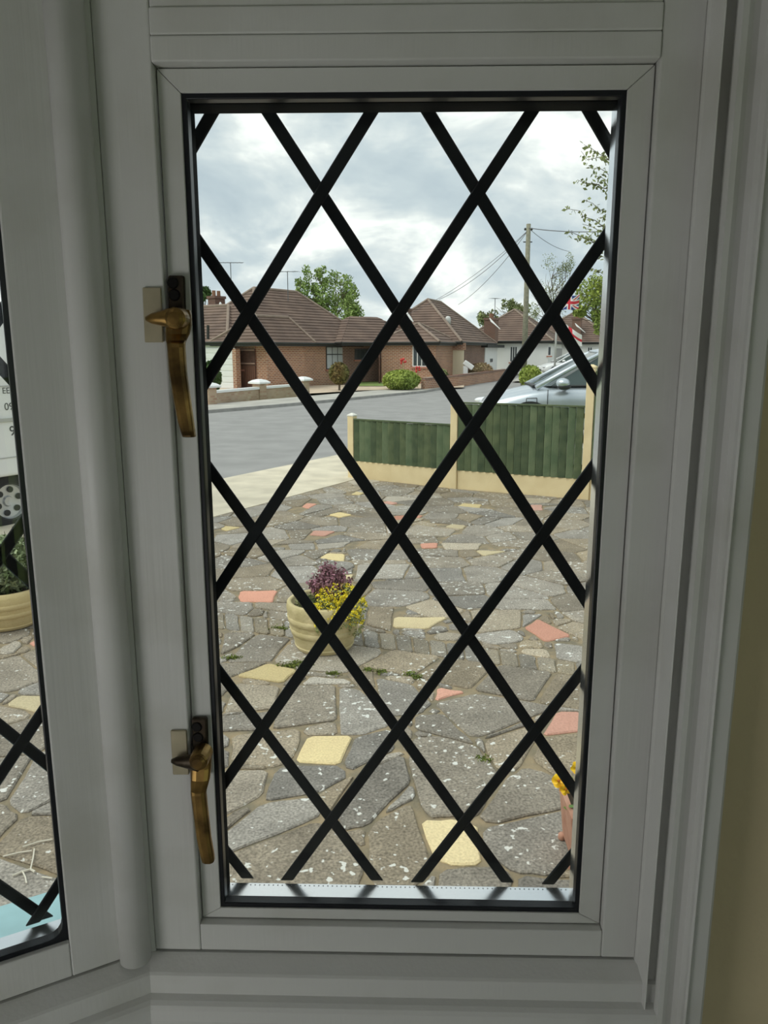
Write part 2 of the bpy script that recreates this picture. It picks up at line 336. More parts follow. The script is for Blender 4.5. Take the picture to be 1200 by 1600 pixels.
# moulded architrave to the right of the window
def X1300(px, Y): return P(px, 1300, Y).x
ap = [(1007, -0.0285), (1012, -0.033), (1028.5, -0.058), (1030.5, -0.0585)]
pts = [(X1300(a, b), b) for a, b in ap]
pts += [(pts[-1][0]+0.001, -0.046)]
for a, b in [(1043, -0.046), (1045, -0.058), (1052, -0.0655), (1060, -0.0655), (1066, -0.0605), (1074, -0.0585), (1083, -0.0605), (1091, -0.068), (1095, -0.078), (1099, -0.079), (1101, -0.0745), (1123, -0.0745), (1126, -0.072)]:
    pts.append((X1300(a, b), b))
xe = pts[-1][0]
pts += [(xe+0.0005, -0.02), (xe, 0.02), (pts[0][0], 0.02)]
m = MB(); m.prism(pts, 1.10, CEIL_Z); struct('trim_6', m, M_WHITE, 'white moulded architrave upright to the right of the leaded window', 'architrave')
m = MB(); m.box(0.255, 0.36, 0.0, 0.2, FLOOR_Z, CEIL_Z); struct('wall_pier', m, M_BRICK)

# ------------------------------------------------------------------ windows
def member(mb, a, b, c, d, y0, y1):
    mb.ext([(p[0], y0, p[1]) for p in (a, b, c, d)], (0, y1-y0, 0)); return mb
def ringbox(mb, x0, x1, z0, z1, t, y0, y1, rc=0.0):
    """rectangular ring (t wide inwards), inside corners rounded by rc"""
    def loop(e, r):
        pts = []
        for cx, cz, a0 in ((x1-e-r, z1-e-r, 0), (x0+e+r, z1-e-r, 90), (x0+e+r, z0+e+r, 180), (x1-e-r, z0+e+r, 270)):
            for k in range(5): a = math.radians(a0+k*22.5); pts.append((cx+r*math.cos(a), cz+r*math.sin(a)))
        return pts
    o, i = loop(0, 0.0001), loop(t, max(rc, 0.0002)); n = len(o)
    rings = [[(p[0], y0, p[1]) for p in o], [(p[0], y1, p[1]) for p in o], [(p[0], y1, p[1]) for p in i], [(p[0], y0, p[1]) for p in i]]
    rings.append(rings[0]); mb.loft(rings, False); return mb
def glazing(root, x0, x1, z0, z1, yg, lx, lz, dx, dz, ylead, rc=0.0):
    """gasket, spacer bar, two panes, lead lattice; opening x0..x1, z0..z1, gasket front at yg"""
    ringbox(MB(), x0-.004, x1+.004, z0-.004, z1+.004, .0085, yg, yg+.012, rc).build('gasket', M_RUB, root, local=True, bevel=0.0012)
    e0, e1, ya, yb = .012, .0025, yg+.0135, ylead-.006
    for (a, b, c, d, mt) in ((x0-e0, x1+e0, z0-e0, z0-e1, M_ALU), (x1-.0015, x1+e0, z0-e1, z1-.0045, M_ALU), (x0-e0, x0+.0005, z0-e1, z1-.0045, M_SPACER_SHADE), (x0-e0, x1+e0, z1-.0045, z1+e0, M_SPACER_SHADE)):
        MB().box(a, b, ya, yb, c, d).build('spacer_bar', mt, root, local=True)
    ringbox(MB(), x0-.03, x1+.03, z0-.034, z1+.03, .010, ylead-.005, ylead+.02).build('rebate_seal', M_RUB, root, local=True)
    MB().box(x0-.003, x1+.003, yg+.0095, yg+.0125, z0-.003, z1+.003).build('glass_pane', M_GLASS, root, local=True)
    MB().box(x0-.010, x1+.010, ylead-.0045, ylead-.0015, z0-.010, z1+.010).build('glass_pane', M_GLASS, root, local=True)
    hw = 0.0057; X0, X1, Z0, Z1 = x0-.004, x1+.004, z0-.004, z1+.004
    for sgn, dy in ((1, 0.0), (-1, 0.0022)):
        d = Vector((dx, sgn*dz)).normalized(); nrm = Vector((-d.y, d.x))
        for k in range(-14, 15):
            c = Vector((lx, lz+k*2*dz)); poly = [c-d*3-nrm*hw, c+d*3-nrm*hw, c+d*3+nrm*hw, c-d*3+nrm*hw]
            poly = [tuple(p) for p in poly]
            for n_, c_ in (((1, 0), X1), ((-1, 0), -X0), ((0, 1), Z1), ((0, -1), -Z0)):
                poly = clip(poly, n_, c_)
                if len(poly) < 3: break
            if len(poly) < 3 or abs(area(poly)) < 1e-4: continue
            MB().ext([(p[0], ylead+dy, p[1]) for p in poly], (0, .003, 0)).build('lead_strip', M_LEAD, root, local=True, bevel=0.001, seg=1)
# --- the opening casement in the middle
w1 = thing('window_1', (0, 0, 0), 'white opening casement with black diamond lead lattice and two brass fasteners', 'window', kind='structure')
FX0, FX1, FZ0, FZ1 = -0.2085, 0.2092, 1.2665, 2.0849      # frame opening
JX0, JX1 = -0.2562, X1300(1007, -0.028)
for x0, x1 in ((JX0, FX0), (FX1, JX1)):
    MB().box(x0, x1, -.028, .05, 1.236, 2.36).build('frame_jamb', M_WHITE, w1, local=True, bevel=0.0015)
MB().box(FX0+.0003, FX1-.0003, -.0275, .012, 1.236, FZ0).build('frame_rail', M_WHITE, w1, local=True, bevel=0.0012)
MB().box(FX0+.0003, FX1-.0003, -.0300, .05, FZ1, 2.1050).build('frame_head', M_WHITE, w1, local=True, bevel=0.0015)
MB().box(FX0+.0003, FX1-.0003, -.0297, .05, 2.1054, 2.1262).build('frame_head', M_WHITE, w1, local=True, bevel=0.0015)
MB().box(FX0+.0003, FX1-.0003, -.0270, .05, 2.1266, 2.36).build('frame_head', M_WHITE, w1, local=True, bevel=0.0015)
sx0, sx1, sz0, sz1 = FX0+.0012, FX1-.0012, FZ0+.0014, FZ1-.0012
ox0, ox1, oz0, oz1 = -0.1880, 0.1865, 1.2795, 2.0650
g = 0.00025
member(MB(), (sx0, sz0+g), (ox0, oz0+g), (ox0, oz1-g), (sx0, sz1-g), -.0185, -.004).build('sash_stile', M_WHITE, w1, local=True, bevel=0.0006, seg=1)
member(MB(), (sx1, sz0+g), (sx1, sz1-g), (ox1, oz1-g), (ox1, oz0+g), -.0185, -.004).build('sash_stile', M_WHITE, w1, local=True, bevel=0.0006, seg=1)
member(MB(), (sx0+g, sz1), (ox0+g, oz1), (ox1-g, oz1), (sx1-g, sz1), -.0185, -.004).build('sash_rail', M_WHITE, w1, local=True, bevel=0.0006, seg=1)
member(MB(), (sx0+g, sz0), (sx1-g, sz0), (ox1-g, oz0), (ox0+g, oz0), -.0185, -.004).build('sash_rail', M_WHITE, w1, local=True, bevel=0.0006, seg=1)
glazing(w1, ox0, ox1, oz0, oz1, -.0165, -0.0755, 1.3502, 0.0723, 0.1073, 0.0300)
# dots of the perforated spacer bar along the bottom
m = MB()
for row in (0.0005, 0.021):
    for k in range(74): x = ox0+.004+k*.005; m.box(x-.0006, x+.0006, row-.0006, row+.0006, 1.2769, 1.2772)
o = m.build('perforations', pmat('perforation_grey', (0.25, 0.27, 0.29), 0.6), w1, local=True); o['kind'] = 'stuff'
# --- brass casement fasteners
def fastener(dark, plate, screws, piv, tip, hand, strike):
    """pixel outlines of the photograph turned into 3-D at the depth of the sash face"""
    def rect(mb, x0, x1, y0, y1, Y, t, skew=0):
        mb.ext([P(x0, y0, Y), P(x1, y0, Y), P(x1+skew, y1, Y), P(x0+skew, y1, Y)], (0, t, 0)); return mb
    base = rect(MB(), *plate, -.0255, .0065, 3).build('casement_fastener', M_BRONZE, w1, bevel=0.002)
    base['label'] = 'aged brass casement fastener with drop handle'
    for sx, sy in screws:
        c = P(sx, sy, -.0258); q = MB()
        q.lathe([(.0001, .0012), (.0042, .0012), (.0052, 0), (.0052, -.002)], n=16, M=Matrix.Translation(c) @ Matrix.Rotation(PI/2, 4, 'X')).build('screw', pmat('black_screw', (.012, .011, .01), .4, .7), base, smooth=False)
    c = P(*piv, -.0515); q = MB()
    q.lathe([(.0001, .004), (.005, .0038), (.0075, .002), (.0072, 0), (.0088, -.001), (.0094, -.006), (.0096, -.020)], n=20, M=Matrix.Translation(c) @ Matrix.Rotation(PI/2, 4, 'X')).build('pivot', M_BRASS, base, smooth=False)
    # hooked nose reaching over the strike plate
    a, b = P(*piv, -.0425), P(*tip, -.0385); rings = []
    for k, (hw, th) in enumerate(((.0098, .006), (.0085, .006), (.0068, .0055), (.0055, .005), (.0045, .004), (.002, .002))):
        p = a.lerp(b, k/5); rings.append([p+Vector((0, th*math.cos(t)*-1, hw*math.sin(t))) for t in [2*PI*j/12 for j in range(12)]])
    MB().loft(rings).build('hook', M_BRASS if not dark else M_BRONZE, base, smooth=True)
    # drop handle
    rings = []
    for (xa, xb, py, Y) in hand:
        l, r = P(xa, py, Y), P(xb, py, Y); w_ = r-l; t = Vector((0, .0050, 0))
        rings.append([l+w_*.02+t*.1, l+w_*.12-t*.45, l+w_*.35-t*.75, l+w_*.75-t*.75, l+w_*.96-t*.4, r, r+t*.8, l+t*.8])
    MB().loft(rings).build('handle', M_BRASS, base, smooth=False, bevel=0.0006, seg=1)
    st = rect(MB(), *strike, -.0312, .0028, 4).build('strike_plate', M_STRIKE, w1, bevel=0.0007, seg=1)
fastener(False, (261, 287, 430, 522), [(270, 442), (272.5, 461)], (273, 497), (228, 498),
         [(262, 296, 484, -.035), (259, 298, 492, -.0365), (258, 298, 508, -.037), (257.5, 295, 522, -.038), (258, 290, 532, -.042), (259, 288.5, 537, -.0475), (260, 288.5, 543, -.0485), (263, 291, 580, -.050), (270, 297, 625, -.052), (277, 302, 660, -.053), (281, 304, 674, -.0535), (283.5, 305, 681, -.0545), (284, 305, 683, -.0535)],
         (222, 251, 449, 535))
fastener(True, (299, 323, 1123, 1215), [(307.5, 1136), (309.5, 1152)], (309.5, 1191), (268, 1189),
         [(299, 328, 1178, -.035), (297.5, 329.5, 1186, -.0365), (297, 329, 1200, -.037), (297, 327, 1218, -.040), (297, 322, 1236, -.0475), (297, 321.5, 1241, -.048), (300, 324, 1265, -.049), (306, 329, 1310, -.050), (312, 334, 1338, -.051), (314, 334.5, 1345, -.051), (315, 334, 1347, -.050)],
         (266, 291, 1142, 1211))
# --- fixed lights of the bay to the left
M_L2 = Matrix.Translation((A2.x, A2.y, 0)) @ Matrix.Rotation(TH, 4, 'Z')
def fixed_light(name, label, org, ang, width, zrow, lx):
    r = thing(name, (org[0], org[1], 0), label, 'window', ang, kind='structure')
    x0, x1, z0, z1 = -width+.051, -.0478, 1.2745, 2.06
    for a, b in ((-width, x0), (x1, -.0005)):
        MB().box(a, b, 0, .078, 1.236, 2.36).build('frame_jamb', M_WHITE, r, local=True, bevel=.0015)
    MB().box(x0+.0003, x1-.0003, .0004, .016, 1.236, z0).build('frame_rail', M_WHITE, r, local=True, bevel=.0012)
    MB().box(x0+.0003, x1-.0003, .0004, .078, z1, 2.36).build('frame_head', M_WHITE, r, local=True, bevel=.0012)
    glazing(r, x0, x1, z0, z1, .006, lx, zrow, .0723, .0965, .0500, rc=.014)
    return r
fixed_light('window_2', 'fixed leaded light left of the corner bead, white van showing through it', A2, TH, 0.67, 1.2793, -.0715)
q = A2-U*0.672
fixed_light('window_3', 'second fixed leaded light of the bay front, farther from the brass fasteners', q, TH, 0.66, 1.2793, -.0715)
q = K2-U2*0.02
fixed_light('window_4', 'fixed leaded light on the far side of the bay', q, 2*TH, 0.58, 1.2793, -.0715)
# --- fill lamp added behind the camera to brighten the inside of the bay
LAMP = (-0.98, -1.08, FLOOR_Z); FILL_LAMP_W = 3.7
fl = thing('fill_lamp', LAMP, 'added fill lamp with a white drum shade, out of view behind the camera', 'fill light')
MB().lathe([(.16, 0), (.16, .015), (.03, .03), (.014, .04), (.014, .80), (.001, .801)], LAMP, 24).build('base', pmat('fill_lamp_metal', (.3, .28, .25), .35, .9), fl, smooth=False)
ms = bpy.data.materials.new('fill_lamp_glow'); ms.use_nodes = True; b = ms.node_tree.nodes['Principled BSDF']
b.inputs['Base Color'].default_value = (.9, .88, .84, 1); b.inputs['Emission Color'].default_value = (1, .99, .975, 1); b.inputs['Emission Strength'].default_value = FILL_LAMP_W
MB().lathe([(.02, .78), (.25, .76), (.26, .78), (.21, 1.22), (.20, 1.23), (.02, 1.23)], LAMP, 28).build('shade', ms, fl)

# ================================================================== OUTSIDE: GROUND
GZ0, GSL = 38.0, 0.017
def gz(y): return max(0.0, (y-GZ0)*GSL)
RD = Vector((0.475, 0.880)).normalized(); RNM = Vector((-RD.y, RD.x))
def along(p, t): return (p[0]+RD.x*t, p[1]+RD.y*t)
M_ROAD = pmat('asphalt', (0.30, 0.292, 0.285), 0.85, var=0.10, vscale=1.4, bump=0.35, bscale=90)
M_PAVE = pmat('buff_concrete', (0.66, 0.59, 0.46), 0.9, var=0.13, vscale=2.5, bump=0.3, bscale=70)
M_PAVE2 = pmat('grey_concrete', (0.44, 0.42, 0.38), 0.9, var=0.15, vscale=1.2, bump=0.2, bscale=40)
M_KERB = pmat('kerb_stone', (0.34, 0.33, 0.31), 0.85, var=0.12, vscale=3)
M_GRASS = pmat('grass', (0.16, 0.27, 0.06), 0.95, vscale=3, col2=(0.25, 0.30, 0.10), bump=0.5, bscale=30)
M_DRIVE = pmat('buff_drive', (0.60, 0.48, 0.36), 0.9, var=0.15, vscale=1.5)
pA = G(340, 805); pB = G(540, 752)
PE = (pA.x, pA.y)                                    # edge between patio and pavement
rA = G(335, 756, -0.06); RE = (rA.x, rA.y)           # near edge of the road
# base ground under everything, far ground rises gently to the houses
m = MB(); xs = [-160, -60, -20, 0, 20, 60, 160]; ys = [-60, 0, 20, 38, 60, 90, 140, 320]
for y in ys:
    for x in xs: m.v.append((x, y, (gz(y) if y < 140 else gz(140))-0.13))
for j in range(len(ys)-1):
    for i in range(len(xs)-1): a = j*len(xs)+i; m.f.append((a, a+1, a+len(xs)+1, a+len(xs)))
struct('ground', m, M_GRASS)
farK = [G(335, 645, -0.06), G(600, 622, -0.06), G(700, 609, -0.06), G(790, 596, -0.06)]
fk = [(p.x, p.y) for p in farK]
d0 = (Vector(fk[0])-Vector(fk[1])).normalized(); fk = [tuple(Vector(fk[0])+d0*40)]+fk
d1_ = (Vector(fk[-1])-Vector(fk[-2])).normalized(); fk = fk+[tuple(Vector(fk[-1])+d1_*60)]
near = [along(RE, -45), along(RE, 0), along(RE, 20), along(RE, 48), (26.0, 95.0)]
def quadstrip(L, R, zf):
    m = MB(); n = 12
    def samp(pl):
        pl = [Vector(p) for p in pl]; ds = [0]
        for i in range(1, len(pl)): ds.append(ds[-1]+(pl[i]-pl[i-1]).length)
        out = []
        for k in range(n+1):
            t = ds[-1]*k/n; i = max(j for j in range(len(ds)-1) if ds[j] <= t+1e-9); f = (t-ds[i])/(ds[i+1]-ds[i]); out.append(pl[i].lerp(pl[i+1], f))
        return out
    a, b = samp(L), samp(R)
    for p, q in zip(a, b): m.v += [(p.x, p.y, zf(p.y)), (q.x, q.y, zf(q.y))]
    for k in range(n): m.f.append((2*k, 2*k+1, 2*k+3, 2*k+2))
    return m
struct('road', quadstrip(fk, near, lambda y: gz(y)-0.06), M_ROAD)
# near pavement strip
m = MB(); a0, a1 = along(RE, -45), along(RE, 70); b0, b1 = along(PE, -45), along(PE, 70)
m.prism([b0, b1, a1, a0], -0.12, -0.004); struct('pavement', m, M_PAVE)
# far pavement and kerb
def offs(pl, d):
    out = []
    for i, p in enumerate(pl):
        a, b = Vector(pl[max(i-1, 0)]), Vector(pl[min(i+1, len(pl)-1)]); t = (b-a).normalized(); out.append((p[0]-t.y*d, p[1]+t.x*d))
    return out
fk2, fk3 = offs(fk, 0.15), offs(fk, 2.3)
m = quadstrip(fk, fk2, lambda y: gz(y)+0.045); n0 = len(m.v)
b = quadstrip(fk, fk, lambda y: gz(y)); 
for k in range(0, len(b.v), 2): p = b.v[k]; m.v += [(p[0], p[1], gz(p[1])+0.045), (p[0], p[1], gz(p[1])-0.1)]
for k in range(12): m.f.append((n0+2*k, n0+2*k+1, n0+2*k+3, n0+2*k+2))
struct('kerb', m, M_KERB)
struct('far_pavement', quadstrip(fk2, fk3, lambda y: gz(y)+0.04), M_PAVE2)
def gpatch(name, px, mat, dz=0.0):
    pts = [G(*p, 0.02) for p in px]; m = MB()
    m.v = [(p.x, p.y, gz(p.y)+dz) for p in pts]; m.f = [tuple(range(len(pts)))]
    return struct(name, m, mat)
gpatch('front_driveway', [(330, 630), (480, 616), (560, 611), (725, 607), (725, 601), (560, 604), (400, 606), (330, 607)], M_DRIVE, 0.045)
gpatch('front_lawn', [(545, 606), (602, 606), (602, 600), (545, 600)], M_GRASS, 0.07)

# ------------------------------------------------------------------ crazy paving
FENCE = [G(551, 745), G(709.5, 762), G(914.5, 779)]
FENCE = [Vector((p.x, p.y)) for p in FENCE]
FENCE.append(FENCE[2]+(FENCE[2]-FENCE[1]).normalized()*1.83)
FENCE.append(FENCE[3]+(FENCE[3]-FENCE[2]).normalized()*1.83)
rng = random.Random(11)
M_MORTAR = pmat('mortar', (0.33, 0.255, 0.155), 0.95, vscale=9, col2=(0.19, 0.165, 0.115), bump=0.6, bscale=60)
patio_poly = [tuple(along(PE, -16)), tuple(along(PE, 2.9)), tuple(FENCE[0]), tuple(FENCE[1]), tuple(FENCE[2]), tuple(FENCE[4]), (7.0, 0.0), (1.0, -0.2), (-5.0, -6.0)]
patio = struct('patio', MB().prism([(p[0], p[1]) for p in patio_poly], -0.11, -0.010), M_MORTAR, 'crazy paving forecourt of grey, buff and pink stones', 'paving')
M_ST = {'g': stone_mat('grey_stone', (0.205, 0.180, 0.148), (0.35, 0.310, 0.255), 0.85),
        'y': stone_mat('buff_stone', (0.70, 0.58, 0.33), (0.62, 0.50, 0.29), 0.0, 0.85, 1.1, .14),
        'p': stone_mat('pink_stone', (0.60, 0.32, 0.24), (0.54, 0.28, 0.21), 0.0, 0.85, 1.1, .14),
        'w': stone_mat('pale_stone', (0.34, 0.295, 0.235), (0.44, 0.385, 0.305), 0.6),
        's': stone_mat('sett_stone', (0.21, 0.19, 0.16), (0.32, 0.285, 0.23), 0.75)}
def hull(pts):
    pts = sorted(set(pts)); lo = []
    for q in (pts, pts[::-1]):
        h = []
        for p in q:
            while len(h) > 1 and (h[-1][0]-h[-2][0])*(p[1]-h[-2][1])-(h[-1][1]-h[-2][1])*(p[0]-h[-2][0]) <= 0: h.pop()
            h.append(p)
        lo += h[:-1]
    return lo
TR = [  # traced stones: colour, outline in the photograph's pixels
 ('p', (373,932),(376,923),(433,922),(425,940),(377,939)), ('y', (370,1055),(419,1036),(464,1046),(441,1065)),
 ('g', (433,1072),(521,1071),(523,1122),(430,1135)), ('y', (617,964),(699,964),(667,981),(615,979)),
 ('p', (820,980),(840,967),(892,992),(852,1001)), ('p', (684,1073),(728,1080),(680,1093)), ('p', (871,1111),(908,1112),(908,1140),(849,1147)),
 ('y', (744,860),(791,861),(757,868)), ('p', (657,849),(684,848),(683,855),(660,856)), ('y', (716,790),(723,786),(753,788),(749,793)),
 ('y', (696,823),(705,819),(728,821),(723,826)), ('p', (829,789),(847,789),(848,797),(833,797)), ('p', (472,791),(479,786),(495,787),(482,794)),
 ('y', (514,804),(530,800),(550,804),(532,808)), ('p', (484,835),(490,829),(524,830),(507,837)), ('y', (549,772),(557,768),(569,770),(562,773)),
 ('y', (500,871),(512,864),(538,865),(537,876)), ('y', (345,826),(352,822),(376,824),(355,829)), ('p', (597,785),(606,783),(622,786),(612,788)),
 ('p', (616,806),(633,805),(631,811),(620,812)), ('y', (522,902),(552,897),(545,912),(528,914)), ('p', (640,805),(661,805),(655,809),(643,809)),
 ('w', (690,848),(752,849),(746,858),(697,859)), ('w', (736,953),(813,953),(812,980),(748,988)), ('w', (676,990),(694,987),(722,990),(715,999),(680,998)),
 ('w', (560,882),(640,881),(628,903),(556,904)), ('w', (450,850),(490,848),(492,858),(455,858)), ('w', (625,835),(650,820),(712,828),(700,837)),
 ('w', (640,818),(660,813),(684,820),(660,826)), ('w', (495,850),(548,846),(535,854),(498,858)),
 ('y', (482,1150),(550,1149),(530,1192),(463,1188)), ('g', (478,1137),(521,1126),(524,1146),(477,1148)),
 ('g', (366,1146),(470,1140),(461,1165),(453,1183),(433,1195),(396,1189),(366,1186)), ('g', (340,1206),(416,1204),(406,1239),(340,1275)),
 ('g', (437,1197),(529,1197),(540,1211),(495,1234),(421,1247),(419,1240)), ('g', (350,1305),(412,1255),(485,1247),(498,1271),(438,1296),(350,1332)),
 ('g', (350,1342),(485,1284),(505,1291),(557,1325),(562,1358),(550,1390),(500,1420),(350,1420)), ('g', (537,1190),(557,1153),(608,1141),(612,1170),(544,1202)),
 ('g', (530,1258),(562,1210),(628,1182),(637,1222),(575,1284),(537,1292)), ('g', (649,1155),(684,1152),(743,1168),(760,1190),(774,1212),(748,1239),(722,1268),(674,1272),(655,1249),(641,1200)),
 ('y', (659,1281),(713,1279),(745,1287),(751,1348),(697,1348),(679,1335)), ('g', (761,1295),(881,1268),(918,1262),(918,1330),(860,1362),(807,1358),(761,1327)),
 ('g', (752,1276),(796,1217),(820,1201),(855,1210),(879,1228),(899,1249),(881,1258),(780,1284)), ('g', (580,1290),(638,1258),(650,1272),(662,1325),(672,1356),(637,1385),(578,1375)),
 ('g', (532,1075),(560,1078),(595,1108),(606,1130),(560,1146),(532,1150)), ('g', (684,1098),(740,1085),(862,1096),(858,1106),(760,1145),(738,1148)),
 ('g', (762,1157),(842,1130),(846,1148),(826,1190),(800,1205),(770,1195)), ('g', (652,1118),(690,1116),(735,1145),(735,1162),(690,1146),(652,1140)),
 ('g', (850,1150),(915,1146),(915,1235),(890,1235),(862,1205),(832,1196)), ('g', (590,1060),(650,1072),(676,1080),(672,1096),(640,1126),(616,1132),(600,1104)),
 ('g', (556,1016),(612,1020),(580,1050),(548,1058),(470,1052),(480,1040)), ('w', (368,1068),(436,1072),(428,1105),(352,1112)), ('g', (345,1120),(425,1112),(412,1138),(345,1140)),
 ('g', (693,1360),(770,1352),(800,1362),(790,1395),(690,1395)), ('g', (806,1366),(870,1366),(910,1345),(915,1400),(810,1400)),
 ('g', (352,990),(400,989),(368,1010),(346,1020)), ('g', (398,992),(456,990),(472,1010),(424,1030),(358,1032)), ('w', (430,1032),(452,1006),(560,1004),(604,1004),(575,1046),(540,1050),(470,1044)),
 ('y', (10,1100),(30,1086),(72,1087),(60,1112)), ('p', (43,1008),(50,1000),(62,999),(62,1008)), ('w', (0,1012),(28,1000),(35,1006),(20,1020),(0,1022)),
]
cells, raw = [], []           # (kind, polygon)
def keep_clear(poly, others, gap):
    """trim a convex polygon so that it stays gap away from the convex polygons in others"""
    for kd, tp in others:
        if len(poly) < 3: return []
        tx = [p[0] for p in tp]; ty = [p[1] for p in tp]; px_ = [p[0] for p in poly]; py_ = [p[1] for p in poly]
        if min(px_) > max(tx)+gap or max(px_) < min(tx)-gap or min(py_) > max(ty)+gap or max(py_) < min(ty)-gap: continue
        best = []
        for q in range(len(tp)):
            a, b = Vector(tp[q]), Vector(tp[(q+1) % len(tp)]); d = (b-a)
            if d.length < 1e-6: continue
            d.normalize(); n_ = Vector((d.y, -d.x)); cand = clip(poly, (-n_.x, -n_.y), -(n_.dot(a)+gap))
            if len(cand) > 2 and abs(area(cand)) > abs(area(best)): best = cand
        poly = best
    return poly
for t in TR:
    pl = hull([(G(*p).x, G(*p).y) for p in t[1:]])
    c = (sum(p[0] for p in pl)/len(pl), sum(p[1] for p in pl)/len(pl))
    g_ = [(p[0]+(p[0]-c[0])*.02+(p[0]-c[0])/max(math.hypot(p[0]-c[0], p[1]-c[1]), .01)*(.012 if t[0] == 'g' else .002), p[1]+(p[1]-c[1])*.02+(p[1]-c[1])/max(math.hypot(p[0]-c[0], p[1]-c[1]), .01)*(.012 if t[0] == 'g' else .002)) for p in pl]
    raw.append((t[0], g_))
# row of upright setts and the band of slabs below it
def gline(px): return [Vector((G(*p).x, G(*p).y)) for p in px]
up_l, mid_l, low_l = gline([(200, 939), (345, 957), (620, 991), (907, 1035), (1060, 1060)]), gline([(200, 964), (345, 981), (620, 1015), (904, 1055), (1060, 1080)]), gline([(560, 1040), (620, 1050), (690, 1066), (800, 1090), (900, 1106), (1060, 1135)])
def pl_at(pl, t):
    ds = [0]
    for i in range(1, len(pl)): ds.append(ds[-1]+(pl[i]-pl[i-1]).length)
    t *= ds[-1]; i = max(j for j in range(len(pl)-1) if ds[j] <= t+1e-9); return pl[i].lerp(pl[i+1], (t-ds[i])/(ds[i+1]-ds[i]))
raw.sort(key=lambda t: 'ypwg'.index(t[0]))
L_ = (up_l[-1]-up_l[0]).length; ns = int(L_/0.118)
for i in range(ns):
    a, b = (i+0.04)/ns, (i+0.96)/ns
    q = [pl_at(mid_l, a), pl_at(mid_l, b), pl_at(up_l, b), pl_at(up_l, a)]
    q = [tuple(v) for v in q]; cells.append(('s', q if area(q) > 0 else q[::-1]))
ms_ = [pl_at(mid_l, 0.535+0.465*k/5) for k in range(6)]
for k in range(5):
    q = [pl_at(low_l, (k+.03)/5), pl_at(low_l, (k+.97)/5), ms_[k].lerp(ms_[k+1], .97), ms_[k].lerp(ms_[k+1], .03)]
    c = sum(q, Vector((0, 0)))/4; q = [tuple(c+(v-c)*.985) for v in q]; cells.append(('g', q if area(q) > 0 else q[::-1]))
for kd, pl in raw:
    pl = keep_clear(pl, cells, 0.016)
    if len(pl) > 2 and abs(area(pl)) > .004: cells.append((kd, pl if area(pl) > 0 else pl[::-1]))
ntr = len(cells)
# the rest: irregular stones from a relaxed point set, trimmed around the traced ones
seeds = []
y = -0.2
while y < 13.5:
    st = 0.40
    x = -6.5
    while x < 7.5:
        seeds.append((x+rng.uniform(-.17, .17), y+rng.uniform(-.17, .17))); x += st*rng.uniform(.85, 1.25)
    y += st*0.9
seeds = np.array(seeds)
bay_c = Vector((-0.6, -0.5))
def house_side(p):           # outside the bay walls?
    return Vector(p).y > 0.45-0.0*p[0] if p[0] > -0.3 else (Vector(p)-Vector((-0.3, 0.45))).dot(NN) > 0
pe_n = (RNM.x, RNM.y); pe_c = PE[0]*RNM.x+PE[1]*RNM.y-0.03
for i, sd_ in enumerate(seeds):
    if not house_side(sd_): continue
    dist = np.hypot(*(seeds-sd_).T); near_i = np.argsort(dist)[1:22]
    poly = [(sd_[0]-.8, sd_[1]-.8), (sd_[0]+.8, sd_[1]-.8), (sd_[0]+.8, sd_[1]+.8), (sd_[0]-.8, sd_[1]+.8)]
    for j in near_i:
        o_ = seeds[j]; n_ = o_-sd_; l_ = np.hypot(*n_); n_ = n_/l_
        poly = clip(poly, n_, float(n_ @ ((o_+sd_)/2))-0.0075)
        if len(poly) < 3: break
    if len(poly) < 3: continue
    poly = clip(poly, pe_n, pe_c)
    for a, b in zip(FENCE[:-1], FENCE[1:]):
        if len(poly) < 3: break
        d = (b-a).normalized(); n_ = Vector((-d.y, d.x)); 
        if n_.y < 0: n_ = -n_
        cx = sum(p[0] for p in poly)/len(poly)
        if a.x-0.6 < cx < b.x+0.6: poly = clip(poly, tuple(n_), n_.dot(a)-0.07)
    poly = keep_clear(poly, cells[:ntr], 0.013)
    if len(poly) < 3 or abs(area(poly)) < 0.005: continue
    r = rng.random(); kd = 'g' if r < .90 else ('w' if r < .985 else 'y')
    cells.append((kd, poly if area(poly) > 0 else poly[::-1]))
# small filler stones in the gaps that are left
buck = {}
def bkey(p): return (int(math.floor(p[0]/.8)), int(math.floor(p[1]/.8)))
for c_ in cells:
    for k_ in {bkey(p) for p in c_[1]}: buck.setdefault(k_, []).append(c_)
yy = 0.7
while yy < 6.5:
    xx = -3.2
    while xx < 2.4:
        c = (xx+rng.uniform(-.05, .05), yy+rng.uniform(-.05, .05)); xx += .15
        if not house_side(c): continue
        h_ = .085; poly = [(c[0]-h_, c[1]-h_), (c[0]+h_, c[1]-h_), (c[0]+h_, c[1]+h_), (c[0]-h_, c[1]+h_)]
        kb = bkey(c); near_c = [q for dx in (-1, 0, 1) for dy in (-1, 0, 1) for q in buck.get((kb[0]+dx, kb[1]+dy), [])]
        poly = keep_clear(poly, near_c, .011)
        if len(poly) > 2 and abs(area(poly)) > .0030:
            c_ = ('g' if rng.random() < .85 else 'w', poly if area(poly) > 0 else poly[::-1]); cells.append(c_); buck.setdefault(bkey(c), []).append(c_)
    yy += .15
